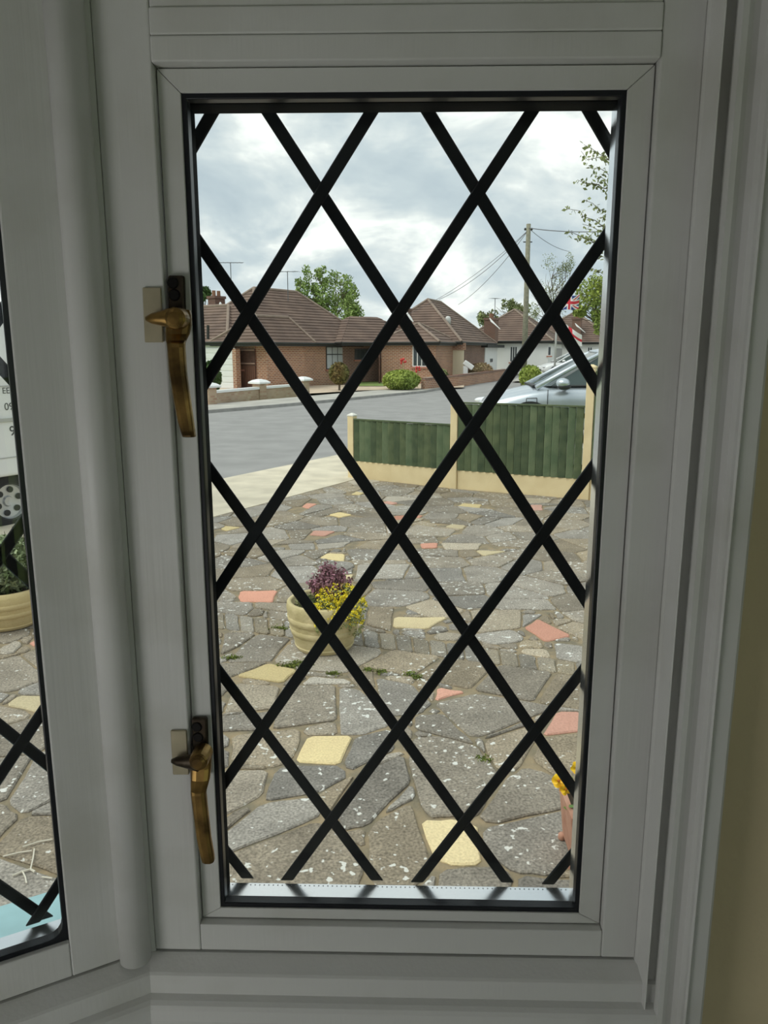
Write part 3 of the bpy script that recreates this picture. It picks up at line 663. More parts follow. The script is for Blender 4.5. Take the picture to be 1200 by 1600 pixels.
def stone_mesh(mb, poly, z):
    c = Vector((sum(p[0] for p in poly)/len(poly), sum(p[1] for p in poly)/len(poly))); n = len(poly)
    # chip the corners so that no outline is a clean polygon
    out = []
    for i in range(n):
        a, b = Vector(poly[i]), Vector(poly[(i+1) % n]); l = (b-a).length
        if l > 0.10: out += [a.lerp(b, min(.2, .022/l)), a.lerp(b, .5)+(c-a.lerp(b, .5)).normalized()*rng.uniform(-.004, .009), a.lerp(b, 1-min(.2, .022/l))]
        else: out += [a.lerp(b, .5)]
    n = len(out)
    if n < 3: return
    tl = (rng.uniform(-.006, .006), rng.uniform(-.006, .006))
    R0_ = [(p.x, p.y, -0.03) for p in out]; R1_ = [(p.x, p.y, z-.006+(p.x-c.x)*tl[0]+(p.y-c.y)*tl[1]) for p in out]
    R2_ = []
    for p in out:
        k = max(0, 1-.008/max((p-c).length, .01)); q = c+(p-c)*k; R2_.append((q.x, q.y, z+(q.x-c.x)*tl[0]+(q.y-c.y)*tl[1]))
    mb.loft([R0_, R1_, R2_], False); mb.f.append(tuple(range(len(mb.v)-n, len(mb.v))))
def show(poly):
    c = (sum(p[0] for p in poly)/len(poly), sum(p[1] for p in poly)/len(poly), 0)
    if c[1] < 0.6: return 0
    sx, sy = S(c)
    if not (-40 < sx < 960 and 700 < sy < 1440): return 0
    pp = [S((p[0], p[1], 0)) for p in poly]; return abs(area(pp))
order = sorted(range(len(cells)), key=lambda i: -show(cells[i][1])-(1e6 if i < ntr else 0))
rest = MB()
for r_, i in enumerate(order):
    kd, poly = cells[i]; z = rng.uniform(-.0015, .003)
    if kd != 's' and r_ < 300+ns and show(poly) > 0 or i < ntr:
        mb = MB(); stone_mesh(mb, poly, z); 
        if mb.f: mb.build('sett' if kd == 's' else 'paving_stone', M_ST[kd], patio)
    else: stone_mesh(rest, poly, z)
o = rest.build('paving_beyond', M_ST['g'], patio); o['kind'] = 'stuff'
# moss in a few joints
M_MOSS = pmat('moss', (0.12, 0.17, 0.03), 0.95, vscale=60, col2=(0.22, 0.26, 0.05), bump=0.8, bscale=200)
m = MB()
for px, py, w_ in [(437, 982, .10), (455, 1040, .12), (470, 1036, .09), (362, 1028, .08), (595, 1050, .05), (640, 1053, .05), (652, 1058, .05), (755, 1187, .05), (575, 1047, .05), (520, 1053, .06)]:
    c = G(px, py)
    for k in range(int(w_*2600)): m.leaf((c.x+rng.gauss(0, w_*.33), c.y+rng.gauss(0, .013), -.004+abs(rng.gauss(0, .008))), .010, rng, 1.2)
o = m.build('moss_tufts', M_MOSS, patio); o['kind'] = 'stuff'

# ------------------------------------------------------------------ fence of green feather-edge boards
M_CONC = pmat('cream_concrete', (0.80, 0.66, 0.40), 0.85, vscale=5, col2=(0.72, 0.58, 0.34), bump=0.2, bscale=60)
M_GREEN = pmat('green_fence_stain', (0.062, 0.092, 0.042), 0.75, vscale=7, col2=(0.115, 0.145, 0.068), bump=0.4, bscale=40, rnd=0.22)
M_GREENS = [M_GREEN, pmat('green_fence_stain_dark', (0.048, 0.076, 0.036), 0.75, vscale=9, col2=(0.085, 0.115, 0.055), bump=0.4, bscale=40), pmat('green_fence_stain_worn', (0.085, 0.130, 0.065), 0.75, vscale=5, col2=(0.15, 0.19, 0.10), bump=0.4, bscale=40)]
posts_top = [0.925, 1.20, 1.667, 1.70, 1.70]; panel_top = [0.878, 1.185, 1.62, 1.62]
fence = thing('fence', (FENCE[0].x, FENCE[0].y, 0), 'green feather-edge board fence between cream concrete posts, in front of silver car', 'fence')
def on_fence(a, ang, z=0.0): return Matrix.Translation((a.x, a.y, z)) @ Matrix.Rotation(ang, 4, 'Z')
for i, p in enumerate(FENCE):
    d = (FENCE[min(i+1, 4)]-FENCE[max(i-1, 0)]).normalized(); T = on_fence(p, math.atan2(d.y, d.x)); h = posts_top[i]
    t = MB().box(-.052, .052, -.055, .055, -.05, h, T).build('post', M_CONC, fence, bevel=.008)
    mb = MB(); mb.loft([[(-.056, -.059, h), (.056, -.059, h), (.056, .059, h), (-.056, .059, h)], [(-.056, -.059, h+.018), (.056, -.059, h+.018), (.056, .059, h+.018), (-.056, .059, h+.018)], [(-.012, -.012, h+.045), (.012, -.012, h+.045), (.012, .012, h+.045), (-.012, .012, h+.045)]], True, T)
    mb.build('post_cap', pmat('white_cap', (.78, .76, .70), .8) if i == 0 else M_CONC, t)
for i in range(4):
    a, b = FENCE[i], FENCE[i+1]; d = b-a; L = d.length; d.normalize(); ang = math.atan2(d.y, d.x)
    MB().box(.054, L-.054, -.025, .025, -.04, .255, on_fence(a, ang)).build('gravel_board', M_CONC, fence, bevel=.006)
    T = on_fence(a, ang, .256); h = panel_top[i]-.256
    nb = int((L-.12)/.098); bw = (L-.12)/nb
    mb = MB()
    for z in ((.12, h-.15) if i == 0 else (.12, h*.5, h-.15)): mb.box(.058, L-.058, .0, .035, z, z+.06, T)
    fp = mb.build('panel', M_GREEN, fence)
    for k in range(nb):
        x0 = .06+k*bw; dz = rng.uniform(-.006, .004)
        MB().ext([(x0, -.044, 0), (x0+.012, -.043, 0), (x0+bw-.011, -.022, 0), (x0+bw-.011, -.002, 0), (x0, -.002, 0)], (0, 0, h-.012+dz), T).build('board', M_GREENS[rng.randrange(3)], fp)
    MB().box(.056, L-.056, -.046, .012, h-.010, h+.012, T).build('capping', M_GREEN, fp, bevel=.003)

# ================================================================== HOUSES ACROSS THE ROAD
M_TILE = pmat('brown_roof_tile', (0.135, 0.090, 0.072), 0.85, vscale=1.1, col2=(0.20, 0.135, 0.105), bump=0.3, bscale=25)
M_HIP = pmat('hip_tile', (0.27, 0.205, 0.165), 0.85, var=0.15, vscale=3)
M_DARKB = brick_mat('dark_brick', (0.22, 0.10, 0.07), (0.14, 0.062, 0.045), (0.32, 0.25, 0.20))
M_ORB = brick_mat('orange_brick', (0.40, 0.165, 0.085), (0.25, 0.095, 0.055), (0.52, 0.42, 0.32))
M_RENDER = pmat('white_render', (0.80, 0.80, 0.78), 0.85, var=0.04, vscale=1.0)
M_FASCIA = pmat('dark_fascia', (0.022, 0.024, 0.022), 0.6)
M_WPL = pmat('white_plastic', (0.82, 0.82, 0.81), 0.5)
M_CREAM = pmat('cream_paint', (0.78, 0.70, 0.52), 0.6)
M_BROWN = pmat('brown_wood', (0.10, 0.050, 0.035), 0.7, var=0.3, vscale=9)
M_DKGLASS = pmat('window_glass_dark', (0.05, 0.06, 0.065), 0.08)
M_NET = pmat('net_curtain', (0.52, 0.55, 0.58), 0.6)
M_LEADFL = pmat('pale_flashing', (0.62, 0.62, 0.60), 0.6)
M_CHIM = brick_mat('chimney_brick', (0.20, 0.09, 0.06), (0.15, 0.07, 0.05), (0.2, 0.15, 0.12))
M_DGREY = pmat('dark_grey_frame', (0.05, 0.055, 0.06), 0.5)
def courses(mb, poly, step=0.155, lip=0.035):
    """one roof slope cut into overlapping courses, each lower edge standing proud"""
    v = [Vector(p) for p in poly]; n = (v[1]-v[0]).cross(v[2]-v[0]).normalized()
    if n.z < 0: n = -n
    zs = [p.z for p in v]; z0, z1 = min(zs), max(zs); k = max(1, int((z1-z0)/step)); 
    b = len(mb.v); mb.v += [tuple(p) for p in v]; mb.f.append(tuple(range(b, b+len(v))))
    def clipz(pl, s, c):
        out = []
        for i in range(len(pl)):
            a, q = pl[i], pl[(i+1) % len(pl)]; da, dq = s*(a.z-c), s*(q.z-c)
            if da <= 1e-9: out.append(a)
            if (da < -1e-9 and dq > 1e-9) or (dq < -1e-9 and da > 1e-9): out.append(a.lerp(q, da/(da-dq)))
        return out
    for i in range(k):
        lo, hi = z0+(z1-z0)*i/k, z0+(z1-z0)*(i+1)/k
        pl = clipz(clipz(v, 1, hi), -1, lo)
        if len(pl) < 3: continue
        pl = [p+n*(0.004+lip*(hi-p.z)/(hi-lo)) for p in pl]
        b = len(mb.v); mb.v += [tuple(p) for p in pl]; mb.f.append(tuple(range(b, b+len(pl))))
        low = [q for q in range(len(pl)) if (pl[q]-n*lip).z-lo < 0.03]
        if len(low) == 2:
            p, q = pl[low[0]], pl[low[1]]; b = len(mb.v); mb.v += [tuple(p), tuple(q), tuple(q-n*lip), tuple(p-n*lip)]; mb.f.append((b, b+1, b+2, b+3))
class House:
    """local frame: s along the front, d back from it"""
    def __init__(h, name, label, px, Y, ang, mat_wall, root=None):
        q = P(px, 600, Y); h.o = Vector((q.x, q.y)); h.a = Vector((math.cos(ang), math.sin(ang))); h.b = Vector((-h.a.y, h.a.x)); h.ang = ang
        h.z = gz(q.y); h.t = root or thing(name, (h.o.x, h.o.y, h.z), label, 'bungalow', ang, 'bungalows across the road'); h.mw = mat_wall
    def w(h, s, d, z): p = h.o+h.a*s+h.b*d; return (p.x, p.y, z)
    def walls(h, s0, s1, d0, d1, z1, mat=None, name='wall'):
        m = MB(); m.prism([h.w(s, d, 0)[:2] for s, d in ((s0, d0), (s1, d0), (s1, d1), (s0, d1))], h.z-.2, z1); return m.build(name, mat or h.mw, h.t)
    def hip(h, s0, s1, d0, d1, ze, zr, along='s', name='roof', hips=True, rend=(None, None)):
        W_ = (d1-d0) if along == 's' else (s1-s0); k = W_/2
        if along == 's': r0, r1 = (s0+k, d0+k), (s1-k, d0+k)
        else: r0, r1 = (s0+k, d0+k), (s0+k, d1-k)
        if rend[0]: r0 = rend[0]
        if rend[1]: r1 = rend[1]
        A, B, C, D = [h.w(s, d, ze) for s, d in ((s0, d0), (s1, d0), (s1, d1), (s0, d1))]
        R, Q = h.w(*r0, zr), h.w(*r1, zr); m = MB()
        sl = [(A, B, Q, R), (B, C, Q), (C, D, R, Q), (D, A, R)] if along == 's' else [(A, B, R), (B, C, Q, R), (C, D, Q), (D, A, R, Q)]
        for p in sl: courses(m, p)
        rf = m.build(name, M_TILE, h.t)
        if hips:
            for p, q in ((A, R), (B, Q if along == 's' else R), (C, Q), (D, R if along == 's' else Q), (R, Q)):
                MB().tube([Vector(p)+Vector((0, 0, .03)), Vector(q)+Vector((0, 0, .03))], .085, 6).build('hip_tiles', M_HIP, rf)
        m = MB(); f = .16
        m.prism([h.w(s, d, 0)[:2] for s, d in ((s0+.02, d0+.02), (s1-.02, d0+.02), (s1-.02, d1-.02), (s0+.02, d1-.02))], ze-f, ze+.01); m.build('fascia', M_FASCIA, rf)
        m = MB(); 
        for p, q in ((A, B), (D, A)): m.tube([Vector(p)+Vector((0, 0, -.02)), Vector(q)+Vector((0, 0, -.02))], .06, 6)
        m.build('gutter', M_FASCIA, rf)
        return rf
    def face(h, side, d=0.0):
        """origin and direction of a wall face: 'a' front, 'b' left end"""
        if side == 'a': p = h.o+h.b*d; return p, h.a, -h.b
        p = h.o+h.a*d; return p, h.b, -h.a
    def panel(h, side, d, x0, x1, y0, y1, mat, name, t=.05, out=.03, parent=None, zb=None):
        """a flat piece on a wall face, outlined by picture coordinates"""
        o, dr, nn = h.face(side, d)
        s0, z1 = FP(x0, y0, o, dr); s1, _ = FP(x1, y0, o, dr); _, z0 = FP((x0+x1)/2, y1, o, dr)
        if zb is not None: z0 = zb
        return h.panel_m(side, d, s0, s1, z0, z1, mat, name, t, out, parent)
    def panel_m(h, side, d, s0, s1, z0, z1, mat, name, t=.05, out=.03, parent=None, bevel=0.0):
        o, dr, nn = h.face(side, d)
        s0, s1 = min(s0, s1), max(s0, s1); a = o+dr*s0+nn*out; b = o+dr*s1+nn*out
        m = MB(); m.prism([tuple(a), tuple(b), tuple(b-nn*t), tuple(a-nn*t)], z0, z1)
        ob = m.build(name, mat, parent or h.t, bevel=bevel); ob_s = (s0, s1, z0, z1); h.last = ob_s; return ob
    def window(h, side, d, x0, x1, y0, y1, frame, cols=3, split=.35, glass=None):
        o, dr, nn = h.face(side, d)
        s0, zt = FP(x0, y0, o, dr); s1, _ = FP(x1, y0, o, dr); _, zb = FP((x0+x1)/2, y1, o, dr); s0, s1 = min(s0, s1), max(s0, s1)
        wd = h.panel_m(side, d, s0, s1, zb, zt, frame, 'window', .06, .03); e = .06; cw = (s1-s0-e)/cols; zs = zt-(zt-zb)*split
        for c in range(cols):
            for (za, zc) in ((zb+e, zs-e/2), (zs+e/2, zt-e)) if split else ((zb+e, zt-e),):
                h.panel_m(side, d, s0+e+c*cw, s0+c*cw+cw, za, zc, glass or (M_NET if c % 2 else M_DKGLASS), 'pane', .02, .04, wd)
        h.panel_m(side, d, s0-.06, s1+.06, zb-.09, zb, pmat('sill_tile', (.45, .2, .14), .7), 'sill', .1, .09, wd)
        return wd
def chimney(h, px, py_top, py_bot, Y, w_=.7):
    a, b = P(px, py_top, Y), P(px, py_bot, Y); T = Matrix.Translation((a.x, a.y, 0)) @ Matrix.Rotation(h.ang, 4, 'Z'); zt, zb = a.z, b.z-1.2
    c = MB().box(-w_/2, w_/2, -w_*.4, w_*.4, zb, zt, T).build('chimney', M_CHIM, h.t)
    MB().box(-w_/2-.05, w_/2+.05, -w_*.4-.05, w_*.4+.05, zt-.14, zt, T).build('chimney_cap', M_CHIM, c)
    for k in (-1, 1): MB().lathe([(.11, 0), (.10, .28), (.12, .30), (.08, .31)], (0, 0, 0), 10, T @ Matrix.Translation((k*w_*.24, 0, zt))).build('chimney_pot', pmat('clay_pot', (.30, .15, .09), .8), c)
    q = P(px+2, py_bot-2, Y-1.6); T2 = Matrix.Translation((q.x, q.y, q.z)) @ Matrix.Rotation(h.ang+.5, 4, 'Z')
    MB().ext([(-w_*.75, -.35, -.42), (w_*.55, -.35, -.10), (w_*.75, .0, .38), (w_*.35, .0, .12), (-w_*.4, .0, -.05)], (0, .06, 0), T2).build('flashing', M_LEADFL, c)
    return c
def aerial(name, label, x, y, zb, zt, ang, n=7):
    t = thing(name, (x, y, zb), label, 'aerial', ang); h = zt-zb; mm = pmat('aerial_metal', (.16, .17, .18), .5, .6)
    MB().tube([(0, 0, -.3), (0, 0, h)], .022, 6).build('mast', mm, t, local=True)
    MB().tube([(-.75, 0, h-.05), (.75, 0, h+.02)], .016, 5).build('boom', mm, t, local=True)
    for k in range(n): x_ = -.7+1.4*k/(n-1); MB().tube([(x_, -.28, h-.05+(x_+.75)*.045), (x_, .28, h-.05+(x_+.75)*.045)], .009, 4).build('element', mm, t, local=True)
# --- bungalow A: brown brick, timber gate, white garage at the side
A = House('bungalow', 'brick bungalow with white side garage and brown hipped roof', 400, 38.0, math.radians(55), M_ORB)
A.walls(.45, 9.4, .45, 6.1, 2.36)
A.hip(0, 10.0, 0, 6.6, 2.38, 5.30)
A.walls(-.15, .9, 2.0, 7.8, 2.42, M_RENDER, 'garage')
A.hip(-.35, 4.5, 1.6, 11.5, 2.40, 4.35, 'd', 'garage_roof')
sg = A.panel('b', -.15, 320, 367, 544, 606, M_WPL, 'garage_door', .05, .03, zb=.05)
s0, s1, z0, z1 = A.last
for k in range(7): A.panel_m('b', -.15, s0+.08, s1-.08, z0+.06+k*(z1-z0)/7, z0+(k+1)*(z1-z0)/7-.02, M_WPL, 'door_slat', .03, .05, sg)
A.panel('b', -.15, 366, 371.5, 545, 606, M_ORB, 'brick_pier', .3, .15, zb=0)
gt = A.panel('b', .45, 374, 399, 545, 605, M_BROWN, 'timber_gate', .05, .05, zb=.05)
s0, s1, z0, z1 = A.last
for k in range(9): A.panel_m('b', .45, s0+(s1-s0)*(k+.08)/9, s0+(s1-s0)*(k+.85)/9, z0+.08, z0+(z1-z0)*.58, pmat('gate_slat', (.15, .07, .045), .7), 'slat', .03, .075, gt)
for z in (z0+(z1-z0)*.62, z1-.1): A.panel_m('b', .45, s0, s1, z, z+.07, pmat('gate_rail', (.33, .22, .17), .7), 'gate_rail', .03, .09, gt)
A.window('b', .45, 374, 381, 548, 577, M_DGREY, 1, .3, M_NET)
A.window('a', .45, 509, 535.5, 541, 577, M_DGREY, 3, .35, M_NET)
# front wing with its own small hip
A.hip(-.3, 3.7, -.75, 3.0, 2.36, 3.66, 's', 'wing_roof', True, ((.6, .5), (3.0, .5)))
A.walls(.5, 3.3, -.3, .6, 2.34, None, 'wing_wall')
for px, top, side in [(338, 463, 'A')]: chimney(A, px, 463, 484, 44.5, .75)
q = P(361, 435, 45); aerial('tv_aerial', 'yagi aerial above the chimney of the white-garage bungalow', q.x, q.y, 4.9, P(361, 410, 45).z, .5)
q = P(450, 460, 43.5); aerial('tv_aerial', 'bent thin aerial on the roof ridge in front of the green poplar', q.x, q.y, 5.0, P(449, 424, 43.5).z, 2.6, 4)
A.tube_v = MB().tube([P(325, 530, 38.5), P(325, 508, 38.5)], .07, 8).build('vent_pipe', M_FASCIA, A.t)
# --- bungalow B
B = House('bungalow', 'brown brick bungalow with cream garage door and roof vent', 720, 46.0, math.radians(70), M_DARKB)
B.walls(.4, 8.6, .4, 6.0, 2.46+B.z*.3); B.hip(0, 9.0, 0, 6.35, 2.50, 5.18)
cg = B.panel('b', .4, 702, 725, 547, 590, M_CREAM, 'garage_door', .05, .04, zb=B.z+.05); s0, s1, z0, z1 = B.last
for k in range(4): B.panel_m('b', .4, s0+(s1-s0)*(k+.06)/4, s0+(s1-s0)*(k+.94)/4, z0+.08, z1-.06, M_CREAM, 'door_board', .03, .055, cg)
B.panel('b', .4, 699, 728, 536, 547, M_ORB, 'lintel', .12, .10)
B.panel('b', .4, 676, 694, 546, 590, pmat('dark_recess_door', (.03, .018, .015), .8), 'side_door', .06, .03, zb=B.z+.05)
dr = B.panel('a', .4, 757, 776, 543, 575, M_WPL, 'front_door', .06, .06, zb=B.z+.1)
s0, s1, z0, z1 = B.last; B.panel_m('a', .4, s0+(s1-s0)*.4, s0+(s1-s0)*.6, z0+(z1-z0)*.5, z0+(z1-z0)*.62, M_DKGLASS, 'door_light', .02, .08, dr)
B.panel('a', .4, 752, 779, 538, 543, M_FASCIA, 'door_hood', .5, .45)
# --- link with porch
Lk = House(None, None, 548, 43.0, math.radians(40), M_DARKB, B.t)
Lk.walls(.2, 5.4, 1.3, 4.5, 2.40); Lk.hip(-.6, 6.0, 0, 4.6, 2.42, 3.98, hips=False)
Lk.window('a', 1.3, 554, 585, 545, 562, M_DGREY, 4, .0, M_DKGLASS)
Lk.panel('a', 1.3, 592, 605, 543, 598, M_BROWN, 'front_door', .06, .05, zb=.1)
Lk.panel('a', 1.3, 594.5, 597, 549, 560, M_NET, 'door_glass', .02, .07)
MB().tube([P(593, 548, 43.6), P(593, 603, 43.6)], .05, 8).build('porch_post', M_BROWN, Lk.t)
# projecting wing of B towards the road
Bw = House(None, None, 686, 43.0, math.radians(70), M_ORB, B.t)
Bw.walls(.3, 4.0, .3, 3.6, 2.42); Bw.hip(0, 4.2, 0, 3.9, 2.44, 3.52)
Bw.window('b', .3, 645, 667, 540, 573, M_WPL, 3, .0, M_DKGLASS)
v = P(700, 499, 48.3); vt = MB(); vt.lathe([(.17, -.3), (.17, .05), (.14, .14), (.07, .19), (.01, .20)], v, 12); vt.build('roof_vent', M_LEADFL, B.t, smooth=True)
chimney(B, 633, 482, 494, 47.5, .7)
chimney(B, 768, 497, 507, 55.0, 1.0)
q = P(773, 490, 55); aerial('tv_aerial', 'short aerial above the wide chimney near the utility pole', q.x, q.y, 4.6, P(773, 466, 55).z, 1.2, 4)
# --- white bungalows further along
C_ = House('bungalow', 'white rendered bungalow behind the utility pole', 862, 56.0, math.radians(72), M_RENDER)
C_.walls(.4, 8.6, .4, 6.7, 2.66); C_.hip(0, 9.0, 0, 7.0, 2.70, 5.10)
C_.window('b', .4, 797, 809, 541, 566, M_WPL, 3, .0, M_DKGLASS); C_.window('b', .4, 856, 862, 541, 556, M_WPL, 1, .0, M_DKGLASS)
C_.window('a', .4, 868, 878, 543, 560, M_WPL, 2, .0, M_DKGLASS)
D_ = House('bungalow', 'farthest white bungalow beside the flags', 962, 64.0, math.radians(72), M_RENDER)
D_.walls(.4, 8.6, .4, 7.7, 2.66); D_.hip(0, 9.0, 0, 8.0, 2.72, 5.35)
D_.window('b', .4, 918, 926, 542, 556, M_WPL, 2, .0, M_DKGLASS)
chimney(D_, 902, 497, 514, 66.0, .9)

# ------------------------------------------------------------------ front gardens: walls, hedges
def low_wall(name, label, pts, h, t, mat, cap=None):
    root = thing(name, (pts[0][0], pts[0][1], gz(pts[0][1])), label, 'garden wall')
    for i in range(len(pts)-1):
        a, b = Vector(pts[i]), Vector(pts[i+1]); d = (b-a).normalized(); n = Vector((-d.y, d.x))*t/2
        z0, z1 = gz(a.y), gz(b.y); ring = lambda p, z, k, hh: [(p.x-n.x*k, p.y-n.y*k, z-.1), (p.x+n.x*k, p.y+n.y*k, z-.1), (p.x+n.x*k, p.y+n.y*k, z+hh), (p.x-n.x*k, p.y-n.y*k, z+hh)]
        MB().loft([ring(a, z0, 1, h), ring(b, z1, 1, h)]).build('wall_run', mat, root)
        if cap:
            r2 = lambda p, z: [(p.x-n.x*1.4, p.y-n.y*1.4, z+h), (p.x+n.x*1.4, p.y+n.y*1.4, z+h), (p.x+n.x*1.4, p.y+n.y*1.4, z+h+.09), (p.x-n.x*1.4, p.y-n.y*1.4, z+h+.09)]
            MB().loft([r2(a, z0), r2(b, z1)]).build('coping', cap, root)
    return root
pw = [G(327, 633), G(406, 624), G(474, 617)]; pw = [(p.x, p.y) for p in pw]
M_PBRICK = brick_mat('pale_brick', (0.52, 0.40, 0.30), (0.40, 0.24, 0.17), (0.46, 0.36, 0.24))
lw = low_wall('garden_wall', 'low pale brick wall with white coping and capped piers by the garage', pw, .42, .2, M_PBRICK, M_WPL)
for p in pw:
    T = Matrix.Translation((p[0], p[1], 0)) @ Matrix.Rotation(1.0, 4, 'Z')
    pr = MB().box(-.2, .2, -.2, .2, -.05, .62, T).build('pier', M_PBRICK, lw)
    MB().loft([[(-k, -k, z), (k, -k, z), (k, k, z), (-k, k, z)] for k, z in ((.2, .62), (.32, .64), (.32, .70), (.2, .78), (.06, .82))], True, T).build('pier_cap', M_WPL, pr, smooth=False)
bw_ = []
for px, py, Y in [(661, 606, 38.7), (712, 600, 42.0), (770, 591, 48.5), (788, 588, 51)]: q = P(px, py, Y); bw_.append((q.x, q.y))
low_wall('garden_wall', 'long low red brick wall in front of the cream garage door', bw_, .52, .22, M_ORB, M_DARKB)

def foliage_mat(name, c1, c2, tr=0.35):
    m = pmat(name, c1, 0.7, vscale=0.9, col2=c2, rnd=0.3)
    b = m.node_tree.nodes['Principled BSDF']; b.inputs['Specular IOR Level'].default_value = 0.25
    return m
M_LF1 = foliage_mat('leaf_fresh', (0.33, 0.42, 0.14), (0.22, 0.31, 0.09))
M_LF2 = foliage_mat('leaf_yellow', (0.36, 0.42, 0.09), (0.20, 0.27, 0.06))
M_LF3 = foliage_mat('leaf_dark', (0.05, 0.10, 0.03), (0.08, 0.13, 0.04))
M_LF4 = foliage_mat('leaf_olive', (0.30, 0.33, 0.15), (0.17, 0.20, 0.08))
M_LF5 = foliage_mat('leaf_bronze', (0.20, 0.13, 0.05), (0.14, 0.17, 0.05))
M_BARK = pmat('bark', (0.13, 0.10, 0.07), 0.9, var=0.3, vscale=20, bump=0.5, bscale=30)
def leafcloud(mb, c, rad, n, sz, rng, shell=0.5, drop=0.0):
    for _ in range(n):
        while True:
            d = Vector((rng.uniform(-1, 1), rng.uniform(-1, 1), rng.uniform(-1, 1)))
            if 0.01 < d.length <= 1: break
        r = d.length; k = shell+(1-shell)*r; d = d.normalized()*k
        q = (c[0]+d.x*rad[0], c[1]+d.y*rad[1], c[2]+d.z*rad[2])
        mb.leaf(q, sz*rng.uniform(.7, 1.3), rng)
def bush(name, label, px, pyt, pyb, Y, wpx, mat, stem=0.0, n=900, sz=.09, group='garden shrubs across the road', cat='shrub'):
    g0 = P(px, pyb, Y); z0 = gz(Y); zt = P(px, pyt, Y).z; w_ = wpx*(Y+.72)/FPX/2; zc = (z0+stem+zt)/2; rz = (zt-z0-stem)/2
    t = thing(name, (g0.x, Y, z0), label, cat, 0, group); m = MB(); r_ = random.Random(px)
    m.blob((g0.x, Y, zc), (w_*.86, w_*.86, rz*.9), px*.1, 16, 10, .25)
    core = m.build('inner_growth', mat, t, smooth=True)
    m = MB(); leafcloud(m, (g0.x, Y, zc), (w_, w_, rz), n, sz, r_, .8); lf = m.build('foliage', mat, t); lf['kind'] = 'stuff'
    MB().tube([(g0.x, Y, z0-.1), (g0.x+.03, Y, zc)], [.06, .04], 7).build('stem', M_BARK, t)
    return t
bush('shrub', 'bronze-green clipped shrub on a stem below the grey-framed window', 530, 566, 606, 37.6, 30, M_LF5, .35)
bush('hedge', 'bright yellow-green hedge in front of the brick wing', 627, 578, 606, 38.5, 58, M_LF2, 0, 1500, .09)
bush('conifer', 'dark green conical conifer in front of the white garage door', 332, 563, 612, 35.0, 28, M_LF3, 0, 1200, .08)
bush('shrub', 'leafy yellow-green shrub at the foot of the utility pole', 828, 571, 604, 41.0, 34, M_LF2, 0, 900, .10)
bush('shrub', 'pale pink-tinged shrub behind the long red brick wall', 751, 567, 584, 48.4, 36, foliage_mat('leaf_pinkish', (.45, .36, .20), (.36, .24, .15)), 0, 900, .12)
bush('shrub', 'low green shrub between the hedge and cream garage door', 690, 577, 597, 41.8, 20, M_LF4, 0, 700, .10)
for px, py in ((630, 565), (653, 577)):
    q = P(px, py, 39.9); t = thing('tulips', (q.x, q.y, gz(39.9)), ['red tulips standing above the hedge against the brick wing', 'red tulips at the end of the red brick wall'][px > 640], 'flower', 0, 'red flowers across the road')
    MB().tube([(q.x, q.y, 0), (q.x, q.y, q.z)], .012, 5).build('stem', M_LF1, t)
    m = MB(); r_ = random.Random(px)
    for k in range(7): m.blob((q.x+r_.uniform(-.12, .12), q.y+r_.uniform(-.1, .1), q.z+r_.uniform(-.13, .13)), (.06, .06, .07), k, 7, 5)
    m.build('petals', pmat('red_petal', (.62, .06, .05), .6), t, smooth=True)

# ------------------------------------------------------------------ trees
def limb(mb, a, b, r0, r1, rng, wob=.12, n=5):
    a, b = Vector(a), Vector(b); L = (b-a).length; pts = []
    for k in range(n+1):
        p = a.lerp(b, k/n)
        if 0 < k < n: p = p+Vector((rng.gauss(0, 1), rng.gauss(0, 1), rng.gauss(0, 1)))*L*wob*.25
        pts.append(p)
    mb.tube(pts, [r0+(r1-r0)*k/n for k in range(n+1)], 6); return pts
def tree(name, label, base, trunk_h, lobes, mat, leaf, per, seed, group='trees behind the bungalows', shell=.35, trunk_r=.16):
    r_ = random.Random(seed); t = thing(name, base, label, 'tree', 0, group); m = MB(); top = Vector(base)+Vector((0, 0, trunk_h))
    limb(m, base, top, trunk_r, trunk_r*.6, r_, .05)
    for c, rad in lobes:
        c = Vector(c); pts = limb(m, top-Vector((0, 0, r_.uniform(0, trunk_h*.4))), c+Vector((0, 0, rad[2]*.5)), trunk_r*.5, .02, r_)
        for k in range(7):
            e_ = c+Vector((r_.uniform(-1, 1)*rad[0], r_.uniform(-1, 1)*rad[1], r_.uniform(-.6, 1)*rad[2]))*.8; limb(m, pts[r_.randrange(1, 5)], e_, .035, .008, r_, .2, 4)
    m.build('trunk', M_BARK, t, smooth=True); m = MB()
    for c, rad in lobes:
        for k in range(max(6, per//70)):
            d = Vector((r_.gauss(0, 1), r_.gauss(0, 1), r_.gauss(0, 1))).normalized()*r_.uniform(shell, .95); q = Vector(c)+Vector((d.x*rad[0], d.y*rad[1], d.z*rad[2])); s_ = min(rad)*.42
            leafcloud(m, q, (s_, s_, s_*1.25), 70, leaf*.72, r_, .05)
    f = m.build('foliage', mat, t); f['kind'] = 'stuff'; return t
def lobe(px, py, Y, rx, rz): q = P(px, py, Y); k = (Y+.72)/FPX; return ((q.x, q.y, q.z), (rx*k, rx*k, rz*k))
Yt = 62; q = P(515, 560, Yt)
tree('poplar_tree', 'fresh green upright tree rising behind the link roof', (q.x, Yt, gz(Yt)), 3.5, [lobe(483, 455, Yt, 17, 42), lobe(500, 448, Yt, 14, 40), lobe(527, 452, Yt+1, 22, 42), lobe(545, 468, Yt, 18, 36), lobe(548, 490, Yt, 18, 18), lobe(470, 470, Yt, 9, 30), lobe(512, 475, Yt, 30, 26)], M_LF1, .17, 1000, 3)
Yt = 66; q = P(316, 560, Yt)
